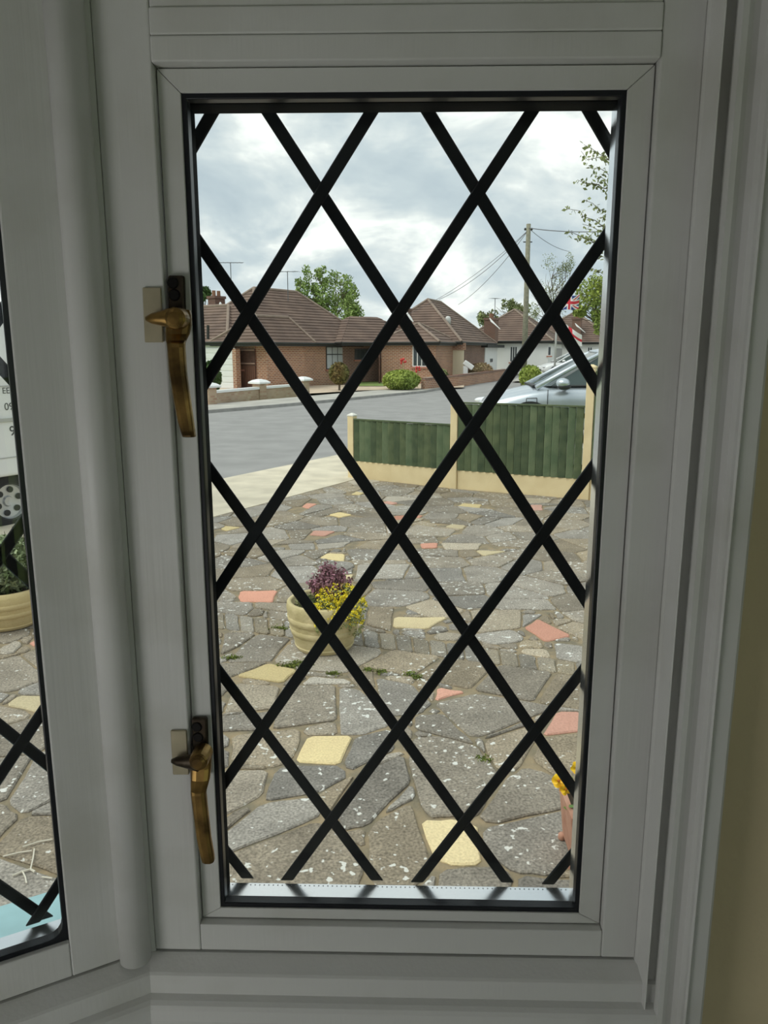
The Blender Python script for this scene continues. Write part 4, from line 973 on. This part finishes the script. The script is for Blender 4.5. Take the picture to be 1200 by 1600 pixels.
tree('dark_tree', 'dark round tree top behind the chimney of the garage bungalow', (q.x, Yt, gz(Yt)), 3.0, [lobe(308, 465, Yt, 22, 22), lobe(318, 458, Yt, 10, 12)], M_LF3, .2, 700, 4)
Yt = 74; q = P(795, 560, Yt)
tree('low_tree', 'hazy olive tree showing over the white bungalow roof', (q.x, Yt, gz(Yt)), 3.0, [lobe(760, 498, Yt, 22, 14), lobe(790, 490, Yt, 26, 16), lobe(812, 482, Yt, 18, 14)], M_LF4, .2, 700, 5)
Yt = 82; q = P(862, 560, Yt)
tree('birch_tree', 'sparse light green tree behind the utility pole', (q.x, Yt, gz(Yt)), 3.5, [lobe(868, 430, Yt, 26, 30), lobe(855, 455, Yt, 22, 32), lobe(880, 460, Yt, 24, 34), lobe(838, 478, Yt, 14, 24), lobe(885, 415, Yt, 14, 16)], M_LF4, .12, 420, 6, shell=.2)
Yt = 48; q = P(960, 560, Yt)
tree('maple_tree', 'yellow-green leafy tree behind the flags', (q.x, Yt, gz(Yt)), 3.0, [lobe(920, 470, Yt, 24, 30), lobe(945, 455, Yt, 28, 36), lobe(975, 440, Yt, 40, 50), lobe(935, 505, Yt, 22, 18), lobe(905, 488, Yt, 12, 14)], M_LF2, .15, 900, 7)
# nearer tree whose twigs reach into view from the right
Yn = 17.0; q = P(1075, 560, Yn); r_ = random.Random(21)
nt = thing('cherry_tree', (q.x, Yn, 0), 'nearer tree with thin leafy twigs reaching in beside the window edge', 'tree')
mt, mf = MB(), MB(); trunk = limb(mt, (q.x, Yn, -.1), (q.x+.1, Yn, 4.0), .14, .09, r_, .04)
tips = [(912, 226), (908, 236), (918, 262), (930, 275), (902, 281), (912, 312), (885, 326), (910, 350), (884, 364), (905, 372), (922, 400), (926, 420), (940, 245), (945, 300), (935, 340), (1000, 200), (1030, 170), (1100, 160), (1160, 220), (1190, 300), (1180, 380), (1050, 260), (990, 290), (1010, 360), (1090, 320), (1140, 300)]
for i, (px, py) in enumerate(tips):
    Y_ = Yn+r_.uniform(-.9, .9); e_ = P(px, py, Y_); s_ = P(px+60+r_.uniform(20, 60) if px < 960 else 1070, py+25+r_.uniform(0, 30), Yn)
    limb(mt, (q.x+.1, Yn, min(s_.z, 6.5)-1.0 if s_.z > 5 else 3.4), s_, .05, .02, r_, .1); pts = limb(mt, s_, e_, .016, .004, r_, .10, 8)
    for k in range(1, 9):
        a, b = pts[k-1], pts[k]
        for j in range(9 if px < 960 else 14):
            c = a.lerp(b, r_.random())+Vector((r_.gauss(0, .045), r_.gauss(0, .045), r_.gauss(-.02, .05))); mf.leaf(c, .062*r_.uniform(.7, 1.2), r_, 1.7)
mt.build('trunk', M_BARK, nt, smooth=True); f = mf.build('foliage', M_LF4, nt); f['kind'] = 'stuff'

# ------------------------------------------------------------------ utility pole, wires, flags
Yp = 42.0; q = P(818, 600, Yp); top = P(826, 350, Yp); k0 = gz(Yp)
M_POLE = pmat('weathered_pole', (0.24, 0.23, 0.17), 0.9, var=0.2, vscale=8)
up_ = thing('utility_pole', (q.x, Yp, k0), 'tall weathered wooden utility pole with overhead wires', 'utility pole')
MB().tube([(q.x, Yp, k0-.2), (top.x, Yp, top.z)], [.17, .12], 10).build('shaft', M_POLE, up_, smooth=True)
for dz in (.9, 2.4): MB().tube([(top.x-.25, Yp, top.z-dz), (top.x+.22, Yp, top.z-dz)], .03, 5).build('step', M_FASCIA, up_)
for dx in (-.17, .17): MB().lathe([(.04, 0), (.06, .05), (.04, .12), (.01, .13)], (top.x+dx, Yp, top.z-.32), 8).build('insulator', M_FASCIA, up_)
M_WIRE = pmat('wire', (.14, .14, .15), .6)
for i, (e_, sag) in enumerate([(P(960, 361, 34), .1), (P(890, 393, 50), .2), (P(686, 468, 50), .4), (P(716, 476, 56), .4), (P(600, 505, 46), .6)]):
    a = Vector((top.x, Yp, top.z-.2-(.1 if i > 1 else 0))); b = Vector(e_); m = MB()
    m.tube([a.lerp(b, k/14)-Vector((0, 0, sag*4*(k/14)*(1-k/14))) for k in range(15)], .014 if i != 0 else .028, 4); m.build('wire', M_WIRE, up_)
Yf = 36.0; fpx = P(866, 590, Yf); ft = P(865.5, 458, Yf)
fp_ = thing('flagpole', (fpx.x, Yf, gz(Yf)), 'slim grey flagpole beyond the silver car flying two flags', 'flagpole')
MB().tube([(fpx.x, Yf, -.1), (fpx.x, Yf, ft.z)], [.055, .04], 10).build('shaft', pmat('grey_pole', (.42, .42, .40), .5, .3), fp_, smooth=True)
MB().lathe([(.01, -.07), (.07, 0), (.01, .07)], (fpx.x, Yf, ft.z+.06), 10).build('finial', pmat('grey_pole', (0, 0, 0)), fp_)
def flag(name, label, org, wv, w_, h_, fn, droop):
    """cloth grid with a flag pattern given face by face"""
    t = thing(name, org, label, 'flag', 0, 'flags on the pole'); nx, nz = 40, 28; fm = {}
    for key, colr in (('b', (.02, .04, .22)), ('r', (.60, .03, .05)), ('w', (.80, .79, .78))):
        fm[key] = pmat('flag_'+key, colr, .7)
    m = MB()
    for j in range(nz+1):
        for i in range(nx+1):
            u, v = i/nx, j/nz; x = w_*u*wv[0]; z = -h_*v*wv[1]-droop*u*w_; yy = .10*math.sin(u*7+v*1.5)*u*w_*1.2
            m.v.append((x+.12*v*h_*droop, yy, z+.04*math.sin(u*6)*w_))
    keys = []
    for j in range(nz):
        for i in range(nx):
            a = j*(nx+1)+i; m.f.append((a, a+1, a+nx+2, a+nx+1)); keys.append(fn((i+.5)/nx, (j+.5)/nz))
    o = m.build('cloth', None, t, smooth=True, local=True)
    for key in 'brw': o.data.materials.append(fm[key])
    for p, k in zip(o.data.polygons, keys): p.material_index = 'brw'.index(k)
    sm = o.modifiers.new('thick', 'SOLIDIFY'); sm.thickness = .006
def union(u, v):
    x, y = (u-.5)*2, (v-.5)*2
    if abs(x) < .12 or abs(y) < .2: return 'r'
    if abs(x) < .2 or abs(y) < .34: return 'w'
    d = min(abs(x-y), abs(x+y))
    return 'r' if d < .11 else ('w' if d < .3 else 'b')
def george(u, v): return 'r' if abs(u-.5) < .08 or abs(v-.5) < .12 else 'w'
a = P(868, 470, Yf); flag('union_flag', 'red white and blue flag blowing from the top of the flagpole', (fpx.x+.06, Yf, a.z+.15), (1, 1), .95, .62, union, -.15)
a = P(868, 520, Yf); flag('cross_flag', 'white flag with a red cross hanging lower on the flagpole', (fpx.x+.06, Yf, a.z+.55), (1, .9), 1.15, .6, george, .55)

# ================================================================== CARS AND VAN
M_TYRE = pmat('tyre_rubber', (.018, .018, .019), .8); M_RIM = pmat('alloy_rim', (.55, .56, .57), .35, .7); M_BLACKP = pmat('black_plastic', (.02, .021, .022), .5)
M_CARGLASS = pmat('car_glass', (.05, .075, .07), .06, spec=.8); M_LAMP = pmat('headlamp', (.85, .87, .9), .1)
def wheel(root, x, y, r, w_, side, holes=5):
    T = Matrix.Translation((x, y, r)) @ Matrix.Rotation(PI/2, 4, 'X')
    t = MB().lathe([(r*.62, -w_/2), (r*.92, -w_/2), (r, -w_*.35), (r, w_*.35), (r*.92, w_/2), (r*.62, w_/2)], n=28, M=T, caps=False).build('wheel', M_TYRE, root, local=True, smooth=False)
    k = w_*.5*side
    MB().lathe([(.001, k*-.62), (r*.16, k*-.68), (r*.2, k*-.45), (r*.58, k*-.6), (r*.66, k*-1.02), (r*.63, k*-.2), (.001, k*-.1)], n=28, M=T, caps=False).build('rim', M_RIM, t, local=True)
    for i in range(holes):
        a = 2*PI*i/holes+.3; c = T @ Vector((math.cos(a)*r*.42, math.sin(a)*r*.42, k*-.60))
        MB().lathe([(.001, -.004), (r*.11, -.004), (r*.11, .012), (.001, .012)], n=10, M=Matrix.Translation(c) @ Matrix.Rotation(PI/2, 4, 'X')).build('wheel_hole', M_BLACKP, t, local=True)
    return t
def make_car(name, label, loc, rz, paint, flap=True, sc=1.0):
    t = thing(name, loc, label, 'car', rz); t.scale = (sc, sc, sc)
    st = [(0.0, .50, .56, .58), (.06, .62, .74, .40), (.2, .74, .86, .30), (.45, .83, .915, .24), (.75, .90, .94, .22), (1.02, .955, .95, .22), (1.5, .985, .955, .22), (2.4, .99, .96, .22), (3.3, 1.00, .95, .22), (3.9, 1.02, .93, .24), (4.25, 1.02, .88, .30), (4.42, .95, .78, .40), (4.48, .80, .66, .5)]
    rings = []
    for x, zt, w_, zb in st:
        h = [(0, zt+.035), (w_*.5, zt+.028), (w_*.80, zt+.0), (w_*.93, zt-.055), (w_*.985, zt-.14), (w_, zt-.28*(zt/.99)), (w_*.985, max(zb+.05, .42)), (w_*.94, zb+.02), (w_*.6, zb)]
        rings.append([(x, -a, z) for a, z in h]+[(x, a, z) for a, z in h[::-1]])
    body = MB().loft(rings).build('body', paint, t, local=True, smooth=True, sub=2)
    base = [(1.02, 0, .97), (1.08, .55, .975), (1.22, .80, .985), (2.4, .845, 1.0), (3.5, .83, 1.01), (4.05, .70, 1.04), (4.22, .35, 1.05), (4.25, 0, 1.05)]
    roof = [(2.02, 0, 1.565), (2.06, .38, 1.555), (2.16, .575, 1.535), (2.55, .625, 1.575), (3.2, .61, 1.565), (3.62, .54, 1.50), (3.68, .3, 1.515), (3.70, 0, 1.52)]
    full = lambda q: q+[(x, -y, z) for x, y, z in q[-2:0:-1]]
    MB().loft([full(base), full(roof)]).build('glasshouse', M_CARGLASS, t, local=True, smooth=False)
    up = lambda q, d, k: [((x-2.8)*k+2.8, y*k, z+d) for x, y, z in q]
    MB().loft([full(up(roof, -.012, 1.03)), full(up(roof, .025, 1.01)), full(up(roof, .055, .8)), full(up(roof, .07, .35))]).build('roof', paint, t, local=True, smooth=True)
    for s in (-1, 1):
        f = lambda p: (p[0], p[1]*s, p[2])
        MB().tube([f((.98, .80, .955)), f((1.6, .70, 1.30)), f((2.12, .585, 1.555)), f((2.55, .64, 1.595)), f((3.2, .62, 1.585)), f((3.66, .55, 1.52)), f((4.1, .72, 1.05))], [.045, .04, .036, .032, .03, .04, .06], 8).build('roof_rail', paint, t, local=True, smooth=True)
        MB().tube([f((2.45, .845, 1.0)), f((2.62, .635, 1.56))], [.035, .03], 6).build('door_pillar', M_BLACKP, t, local=True)
        MB().tube([f((1.25, .82, .985)), f((2.4, .86, 1.005)), f((3.9, .80, 1.03))], .014, 5).build('waist_strip', M_BLACKP, t, local=True)
        mr = MB().blob(f((1.40, 1.03, 1.045)), (.12, .14, .085), 3, 14, 9, .04).build('mirror', paint, t, local=True, smooth=True)
        MB().tube([f((1.48, .80, .99)), f((1.42, .98, 1.0))], [.04, .03], 6).build('mirror_arm', M_BLACKP, mr, local=True)
        MB().blob(f((1.42, 1.03, .985)), (.12, .135, .055), 3, 12, 7, .02).build('mirror_base', M_BLACKP, mr, local=True, smooth=True)
        MB().blob(f((.16, .70, .66)), (.17, .12, .055), 2, 12, 8, .05).build('headlight', M_LAMP, t, local=True, smooth=True)
        for xw in (.88, 3.62):
            T = Matrix.Translation((xw, s*.885, .34)) @ Matrix.Rotation(PI/2, 4, 'X')
            MB().lathe([(.30, -.085), (.395, -.085), (.395, .085), (.30, .085)], n=30, M=T).build('wheel_arch', M_BLACKP, t, local=True)
            wheel(t, xw, s*.875, .335, .20, s)
        m = MB()
        for x0, x1 in ((1.16, 1.17), (2.44, 2.45), (3.4, 3.41)): m.box(x0, x1, s*.945-.012, s*.945+.012, .45, .93)
        m.build('door_gap', M_BLACKP, t, local=True)
        MB().box(2.22, 2.40, s*.962-.01, s*.962+.012, .82, .85).build('door_handle', paint, t, local=True, bevel=.006)
    if flap:
        m = MB(); q = lambda x, z, k: (x, -.945-.004*k, z)
        for (x, z, x2, z2) in ((.80, .60, .99, .60), (.99, .60, .985, .79), (.985, .79, .81, .785), (.81, .785, .80, .60)): m.tube([q(x, z, 1), q(x2, z2, 1)], .006, 5)
        m.build('charge_flap', M_BLACKP, t, local=True)
    MB().box(-.02, .02, -.4, .4, .38, .48).build('grille', M_BLACKP, t, local=True)
    MB().box(.93, 1.03, -.7, .7, .965, .995).build('wiper_cowl', M_BLACKP, t, local=True)
    for s in (-.36, .36):
        MB().box(2.35, 2.50, s-.22, s+.22, .7, 1.25).build('seat', pmat('seat_grey', (.35, .36, .33), .8), t, local=True, bevel=.05)
    return t
M_SILVER = pmat('silver_blue_paint', (.56, .61, .66), .30, .55, coat=.6)
nose = P(744, 640, 13.55); NDZ = 0.31
m = MB(); m.prism([(1.0, 12.3), (9.5, 11.0), (9.5, 17.5), (1.6, 16.6)], -.12, NDZ); struct('neighbour_drive', m, M_PAVE2)
make_car('silver_car', 'silver-blue car parked side-on behind the green fence', (nose.x, 13.55, NDZ), math.radians(-3), M_SILVER)
M_WCAR = pmat('white_paint', (.80, .81, .82), .3, coat=.5)
q = P(843, 580, 54.0)
make_car('white_car', 'distant white car parked in front of the white bungalow', (q.x, 54.0, gz(54.0)), math.radians(4), M_WCAR, False)
gpatch('far_driveway', [(800, 600), (1000, 600), (1000, 584), (835, 584)], M_PAVE2, 0.05)

# --- white van at the kerb, seen through the left light
vo = G(19, 829, -.06); VA = math.atan2(RD.y, RD.x)
van = thing('white_van', (vo.x, vo.y, -.06), 'white panel van with dark lettering parked at the kerb behind the left window', 'van', VA)
M_VAN = pmat('van_white', (.80, .80, .79), .35, coat=.4)
def side_shape(pts, y0, y1): return [(x, y0, z) for x, z in pts], (0, y1-y0, 0)
# cab (towards -x) and load box; the near side is y = 0
cab = [(-3.55, .42), (-.22, .42), (-.22, 2.22), (-1.55, 2.20), (-2.45, 1.38), (-3.35, 1.16), (-3.58, .95)]
MB().ext(*side_shape(cab, .02, 1.78)).build('cab', M_VAN, van, local=True, bevel=.05, seg=3)
MB().box(-.20, 1.55, -.02, 1.82, .60, 2.30).build('load_box', M_VAN, van, local=True, bevel=.035, seg=3)
MB().box(-3.2, 1.4, .25, 1.55, .30, .62).build('chassis', M_BLACKP, van, local=True)
MB().box(-3.4, -.23, -.01, .05, .33, .47).build('side_moulding', pmat('grey_moulding', (.20, .20, .20), .6), van, local=True, bevel=.015)
MB().box(-3.3, -.26, .02, .1, .25, .33).build('side_step', M_VAN, van, local=True, bevel=.015)
MB().ext(*side_shape([(-1.62, 1.25), (-.40, 1.22), (-.36, 1.62), (-.46, 1.95), (-1.50, 1.93), (-2.2, 1.32)], .005, .03)).build('door_window', M_DKGLASS, van, local=True)
MB().ext([(-2.52, .15, 1.40), (-1.60, .2, 2.14), (-1.60, 1.6, 2.14), (-2.52, 1.65, 1.40)], (-.03, 0, .03)).build('windscreen', M_DKGLASS, van, local=True)
MB().box(-3.66, -3.5, .05, 1.75, .35, .68).build('front_bumper', pmat('grey_moulding', (0, 0, 0)), van, local=True, bevel=.04)
for y_ in (.2, 1.6): MB().blob((-3.45, y_, .92), (.14, .14, .12), 1).build('headlight', M_LAMP, van, local=True, smooth=True)
MB().box(-2.2, -2.0, -.22, -.05, 1.3, 1.6).build('mirror', M_BLACKP, van, local=True, bevel=.04)
m = MB(); m.box(-.195, 1.5, -.028, -.018, 1.56, 1.572); m.box(-.195, 1.5, -.026, -.018, .80, .81); m.build('panel_groove', pmat('van_groove', (.42, .42, .41), .5), van, local=True)
zr_ = FP(20, 655, (vo.x, vo.y), (RD.x, RD.y))[1]+.06
MB().box(-.17, .9, -.04, -.018, zr_-.02, zr_+.02).build('slide_rail', pmat('van_rail', (.45, .45, .42), .5), van, local=True, bevel=.005)
MB().box(-.215, -.20, .0, 1.8, .62, 2.2).build('cab_gap', M_BLACKP, van, local=True)
for x_ in (0.06, -2.75):
    for y_, s in ((.16, -1), (1.62, 1)): wheel(van, x_, y_, .31, .2, s, 6)
def lettering(txt, x, z, size, parent):
    c = bpy.data.curves.new('lettering', 'FONT'); c.body = txt; c.size = size; c.extrude = .001
    tmp = bpy.data.objects.new('tmp', c); COL.objects.link(tmp); me = bpy.data.meshes.new_from_object(tmp.evaluated_get(bpy.context.evaluated_depsgraph_get())); bpy.data.objects.remove(tmp)
    o = bpy.data.objects.new('lettering', me); COL.objects.link(o); o.parent = parent; me.materials.clear(); me.materials.append(pmat('letter_grey', (.06, .06, .065), .5))
    o.location = (x, -.0225, z); o.rotation_euler = (PI/2, 0, 0); return o
def VXZ(px, py):
    s_, z_ = FP(px, py, (vo.x+.02*RD.y, vo.y-.02*RD.x), (RD.x, RD.y)); return s_, z_+.06
for txt, px, py, hpx in (('EE', 3.5, 615, 9), ('09', 7, 641, 11), ('9', 15, 681, 15)):
    x_, z_ = VXZ(px, py); lettering(txt, x_, z_, hpx*8.6/1200/.72, van)

# ================================================================== POTS AND PLANTS ON THE FORECOURT
M_POT = pmat('sandstone_pot', (.66, .56, .33), .85, vscale=9, col2=(.50, .42, .22), bump=.35, bscale=70)
M_POT2 = pmat('yellow_stone_pot', (.70, .56, .29), .85, vscale=7, col2=(.60, .47, .24), bump=.3, bscale=60)
M_SOIL = pmat('soil', (.05, .035, .022), .95, bump=.6, bscale=60)
def barrel(name, label, c, rt, rb, h, mat, staves=20):
    t = thing(name, (c[0], c[1], .003), label, 'planter', 0, 'stone barrel planters'); n = staves*4
    prof = [(rb, 0), (rb+.006, .006), (rb+(rt-rb)*.42, h*.22), (rb+(rt-rb)*.72, h*.45), (rb+(rt-rb)*.95, h*.70), (rt+.004, h*.88), (rt, h*.975), (rt-.008, h), (rt-.024, h), (rt-.030, h*.97), (rt-.034, h*.80)]
    rings = []
    for i, (r, z) in enumerate(prof):
        g_ = .0032 if 1 < i < 6 else 0
        rings.append([((r-(g_ if k % 4 == 0 else 0))*math.cos(2*PI*k/n), (r-(g_ if k % 4 == 0 else 0))*math.sin(2*PI*k/n), z) for k in range(n)])
    MB().loft(rings, True).build('barrel_body', mat, t, local=True, smooth=True)
    def rz(z): 
        for (r0, z0), (r1, z1) in zip(prof[:7], prof[1:8]):
            if z0 <= z <= z1: return r0+(r1-r0)*(z-z0)/max(z1-z0, 1e-6)
        return rt
    for z0, z1 in ((h*.04, h*.11), (h*.32, h*.47), (h*.56, h*.72)):
        MB().lathe([(rz(z0)-.004, z0), (rz(z0)+.004, z0+.004), (rz(z1)+.004, z1-.004), (rz(z1)-.004, z1)], n=48, caps=False).build('hoop', mat, t, local=True, smooth=True)
    MB().lathe([(.001, h*.86), (rt*.5, h*.87), (rt-.03, h*.84)], n=28, caps=False).build('soil', M_SOIL, t, local=True)
    return t
pc = (-0.492, 3.945); PH = .315
barrel('barrel_planter', 'cream stone barrel planter on the crazy paving holding heather and yellow flowers', pc, .234, .172, PH, M_POT)
r_ = random.Random(8)
def tuft(name, label, c, n, h, spread, mat, base, leaf=.012, cat='plant', dense=9, stem_mat=None, lean=0):
    t = thing(name, base, label, cat); ms_, ml = MB(), MB()
    for i in range(n):
        a = r_.uniform(0, 2*PI); k = r_.random()**.6; e_ = Vector((c[0]+math.cos(a)*spread*k+lean*.5, c[1]+math.sin(a)*spread*k, c[2]+h*(1-.45*k*k)*r_.uniform(.7, 1.1)))
        b = Vector((c[0]+math.cos(a)*spread*k*.4, c[1]+math.sin(a)*spread*k*.4, c[2]-.02)); ms_.tube([b, b.lerp(e_, .5)+Vector((r_.gauss(0, .006), r_.gauss(0, .006), 0)), e_], [.0028, .002, .001], 4)
        for j in range(dense):
            q = b.lerp(e_, .25+.75*(j+r_.random())/dense); ml.leaf(q+Vector((r_.gauss(0, .006), r_.gauss(0, .006), 0)), leaf*r_.uniform(.7, 1.3), r_, 1.5)
    ms_.build('stems', stem_mat or M_BARK, t); f = ml.build('sprigs', mat, t); f['kind'] = 'stuff'; return t
M_HEA = pmat('heather_purple', (.25, .10, .15), .8, vscale=25, col2=(.42, .22, .26), rnd=.35)
M_HEG = pmat('heather_green', (.12, .15, .06), .8, vscale=25, col2=(.25, .24, .12), rnd=.3)
q = P(517, 950, 3.98)
tuft('heather', 'purple heather growing in the back of the cream barrel planter', (q.x, 3.99, PH*.88), 170, .26, .150, M_HEA, (q.x, 3.99, PH*.87), .015, 'plant', 16)
tuft('grass_clump', 'green tuft at the left rim of the cream barrel planter', (pc[0]-.10, pc[1]-.02, PH*.86), 90, .09, .085, M_HEG, (pc[0]-.10, pc[1]-.02, PH*.86), .010, 'plant', 8, M_LF1)
# yellow mound spilling over the rim
ym = thing('yellow_alyssum', (pc[0]+.11, pc[1]-.08, PH*.88), 'mound of tiny yellow flowers spilling over the right rim of the cream barrel planter', 'plant')
M_YF = pmat('yellow_petal', (.90, .74, .03), .6, vscale=30, col2=(.80, .68, .04), rnd=.15); M_YG = pmat('alyssum_leaf', (.21, .27, .10), .8, vscale=30, col2=(.36, .37, .16), rnd=.3)
lv, fl_ = MB(), MB(); lobes = [((pc[0]+.10, pc[1]-.06, PH+.03), (.13, .12, .085)), ((pc[0]+.19, pc[1]-.09, PH-.03), (.085, .09, .10)), ((pc[0]+.205, pc[1]-.11, PH-.12), (.055, .06, .09)), ((pc[0]+.04, pc[1]-.16, PH-.01), (.09, .06, .06)), ((pc[0]+.0, pc[1]-.235, PH-.10), (.03, .02, .05)), ((pc[0]+.13, pc[1]-.20, PH-.06), (.10, .04, .07))]
for c, rad in lobes:
    n = int(26000*rad[0]*(rad[1]+rad[2])*1.1)
    for k in range(n):
        d = Vector((r_.gauss(0, 1), r_.gauss(0, 1), r_.gauss(0, 1))).normalized()*r_.uniform(.75, 1.02); lv.leaf((c[0]+d.x*rad[0], c[1]+d.y*rad[1], c[2]+d.z*rad[2]), .009*r_.uniform(.7, 1.4), r_, 2)
    for k in range(int(n*.30)):
        d = Vector((r_.gauss(0, 1), r_.gauss(0, 1)-.2, abs(r_.gauss(0, 1))*.9+.1)).normalized()*r_.uniform(.98, 1.08)
        cc = Vector((c[0]+d.x*rad[0], c[1]+d.y*rad[1], c[2]+d.z*rad[2]))
        for j in range(4): fl_.leaf(cc+Vector((r_.gauss(0, .005), r_.gauss(0, .005), r_.gauss(0, .005))), .0105, r_, 1.0)
f = lv.build('foliage', M_YG, ym); f['kind'] = 'stuff'; f = fl_.build('blossom', M_YF, ym); f['kind'] = 'stuff'
# second barrel, seen through the left light
p2 = (-2.755, 4.33)
barrel('barrel_planter', 'yellow stone barrel planter with a leafy shrub, seen through the left window', p2, .262, .20, .27, M_POT2)
t = thing('variegated_shrub', (p2[0], p2[1], .23), 'grey-green variegated shrub growing in the yellow barrel planter', 'shrub'); m = MB(); ms_ = MB()
for k in range(40):
    a = r_.uniform(0, 2*PI); e_ = Vector((p2[0]+math.cos(a)*.2*r_.random(), p2[1]+math.sin(a)*.2*r_.random(), .45+.2*r_.random())); ms_.tube([(p2[0]+math.cos(a)*.05, p2[1]+math.sin(a)*.05, .22), e_], [.006, .002], 5)
ms_.build('stems', M_BARK, t); leafcloud(m, (p2[0], p2[1], .42), (.26, .26, .20), 3200, .026, r_, .45); f = m.build('foliage', pmat('variegated_leaf', (.30, .34, .20), .6, vscale=14, col2=(.12, .17, .07), rnd=.45), t); f['kind'] = 'stuff'
# terracotta trough with pansies at the right
tx, ty, tw, td, thh = .632, 1.775, .46, .19, .225
M_TERRA = pmat('terracotta', (.40, .19, .125), .85, vscale=14, col2=(.50, .28, .20), bump=.4, bscale=60)
tr_ = thing('terracotta_trough', (tx+tw/2, ty+td/2, .003), 'terracotta trough planter standing on the paving at the right window edge', 'planter')
def tring(e, z, i=0): return [(tx-e+i, ty-e+i, z), (tx+tw+e-i, ty-e+i, z), (tx+tw+e-i, ty+td+e-i, z), (tx-e+i, ty+td+e-i, z)]
MB().loft([tring(0, .02), tring(.016, thh*.84), tring(.019, thh*.85), tring(.021, thh), tring(.021, thh, .018), tring(.016, thh*.8, .018)]).build('trough_body', M_TERRA, tr_, bevel=.006)
for sx in (0, 1):
    for sy in (0, 1):
        c = (tx+sx*tw+(-.004 if sx == 0 else .004), ty+sy*td+(.008 if sy == 0 else -.008), .0); MB().lathe([(.012, .003), (.016, .008), (.015, .024), (.010, .03)], c, 12).build('foot', M_TERRA, tr_, smooth=True)
for k in range(5):
    x_ = tx+.05+k*(tw-.1)/4
    MB().ext([(x_-.006, ty-.001, .03), (x_+.006, ty-.001, .03), (x_+.006, ty-.013, thh*.82), (x_-.006, ty-.013, thh*.82)], (0, -.005, 0)).build('rib', M_TERRA, tr_)
MB().box(tx+.0, tx+tw-.0, ty+.0, ty+td-.0, thh*.6, thh*.86).build('soil', M_SOIL, tr_)
M_PY = pmat('pansy_yellow', (.90, .62, .01), .55, vscale=30, col2=(.92, .50, .01)); M_PO = pmat('pansy_blotch', (.45, .12, .01), .6)
def pansy(label, px, py, Y, sz, face, base):
    c = P(px, py, Y); t = thing('pansy', (base[0], base[1], thh*.86), label, 'flower', 0, 'yellow pansies in the trough'); n_ = Vector(face).normalized(); a = n_.orthogonal().normalized(); b = n_.cross(a)
    for k in range(5):
        an = 2*PI*k/5+.4; d = a*math.cos(an)+b*math.sin(an); o_ = d.cross(n_); cc = c+d*sz*.42-n_*(.002*(k % 2))
        pts = [cc+(d*math.cos(q)*.55+o_*math.sin(q)*.62)*sz*.8+n_*(.006*math.cos(q*2+k)) for q in [2*PI*j/12 for j in range(12)]]
        m = MB(); m.v = [tuple(c+n_*.002)]+[tuple(p) for p in pts]; m.f = [(0, 1+j, 1+(j+1) % 12) for j in range(12)]; m.build('petal', M_PY, t, smooth=True)
    MB().blob(c+n_*.004, (sz*.16, sz*.16, sz*.16), 1, 8, 6, .1).build('blotch', M_PO, t, smooth=True)
    m = MB(); m.tube([(base[0], base[1], thh*.8), ((base[0]+c.x)/2, (base[1]+c.y)/2, c.z+.005), c-n_*.004], [.003, .0025, .002], 5); m.build('stem', M_LF1, t)
    m = MB()
    for k in range(16): m.leaf((base[0]+r_.gauss(0, .03), base[1]+r_.gauss(0, .03), thh*.9+.05*r_.random()), .022, r_, 1.8)
    m.build('leaves', pmat('pansy_leaf', (.12, .22, .05), .6, rnd=.2, vscale=20, col2=(.18, .30, .07)), t)
pansy('large yellow pansy leaning out over the left end of the trough', 873, 1220, 1.80, .030, (-.3, -1, .5), (tx+.04, ty+.06))
pansy('second yellow pansy drooping below the large one at the trough end', 884, 1233, 1.79, .026, (.1, -1, .2), (tx+.07, ty+.04))
pansy('upper yellow pansy close to the window edge above the trough', 901, 1200, 1.85, .026, (.2, -1, .4), (tx+.10, ty+.10))
pansy('yellow pansy in the middle of the trough behind the window stile', 945, 1205, 1.85, .028, (.1, -1, .5), (tx+.24, ty+.09))
# dry roots lying on the stones below the left light
tw_ = thing('dry_twig', tuple(G(42, 1345)+Vector((0, 0, .006))), 'pale dry forked twig lying on the paving below the left window', 'twig')
def gp(*pts): return [G(*p)+Vector((0, 0, .010)) for p in pts]
for pts, rr in [(gp((20, 1372), (34, 1366), (48, 1362), (55, 1366)), .004), (gp((48, 1362), (52, 1345), (54, 1330)), .003), (gp((50, 1333), (30, 1336), (5, 1342)), .003), (gp((36, 1327), (60, 1319), (82, 1315)), .003), (gp((36, 1366), (40, 1374), (42, 1384)), .003), (gp((66, 1374), (82, 1376)), .003)]:
    MB().tube(pts, rr, 5).build('twig_branch', pmat('pale_twig', (.66, .62, .52), .8), tw_)
# white ornament by the cream garage door
q = P(727, 584, 45.0); t = thing('white_letter_post', (q.x, 45.0, gz(45.0)), 'small white post with tilted box in front of the cream garage door', 'letter post')
z0 = gz(45.0); MB().box(q.x-.14, q.x+.14, 44.9, 45.1, z0, z0+1.0).build('post', M_WPL, t, bevel=.03)
MB().box(-.30, .34, -.14, .14, -.14, .16, Matrix.Translation((q.x+.15, 45.0, z0+1.05)) @ Matrix.Rotation(.6, 4, 'Y')).build('box', M_WPL, t, bevel=.05)
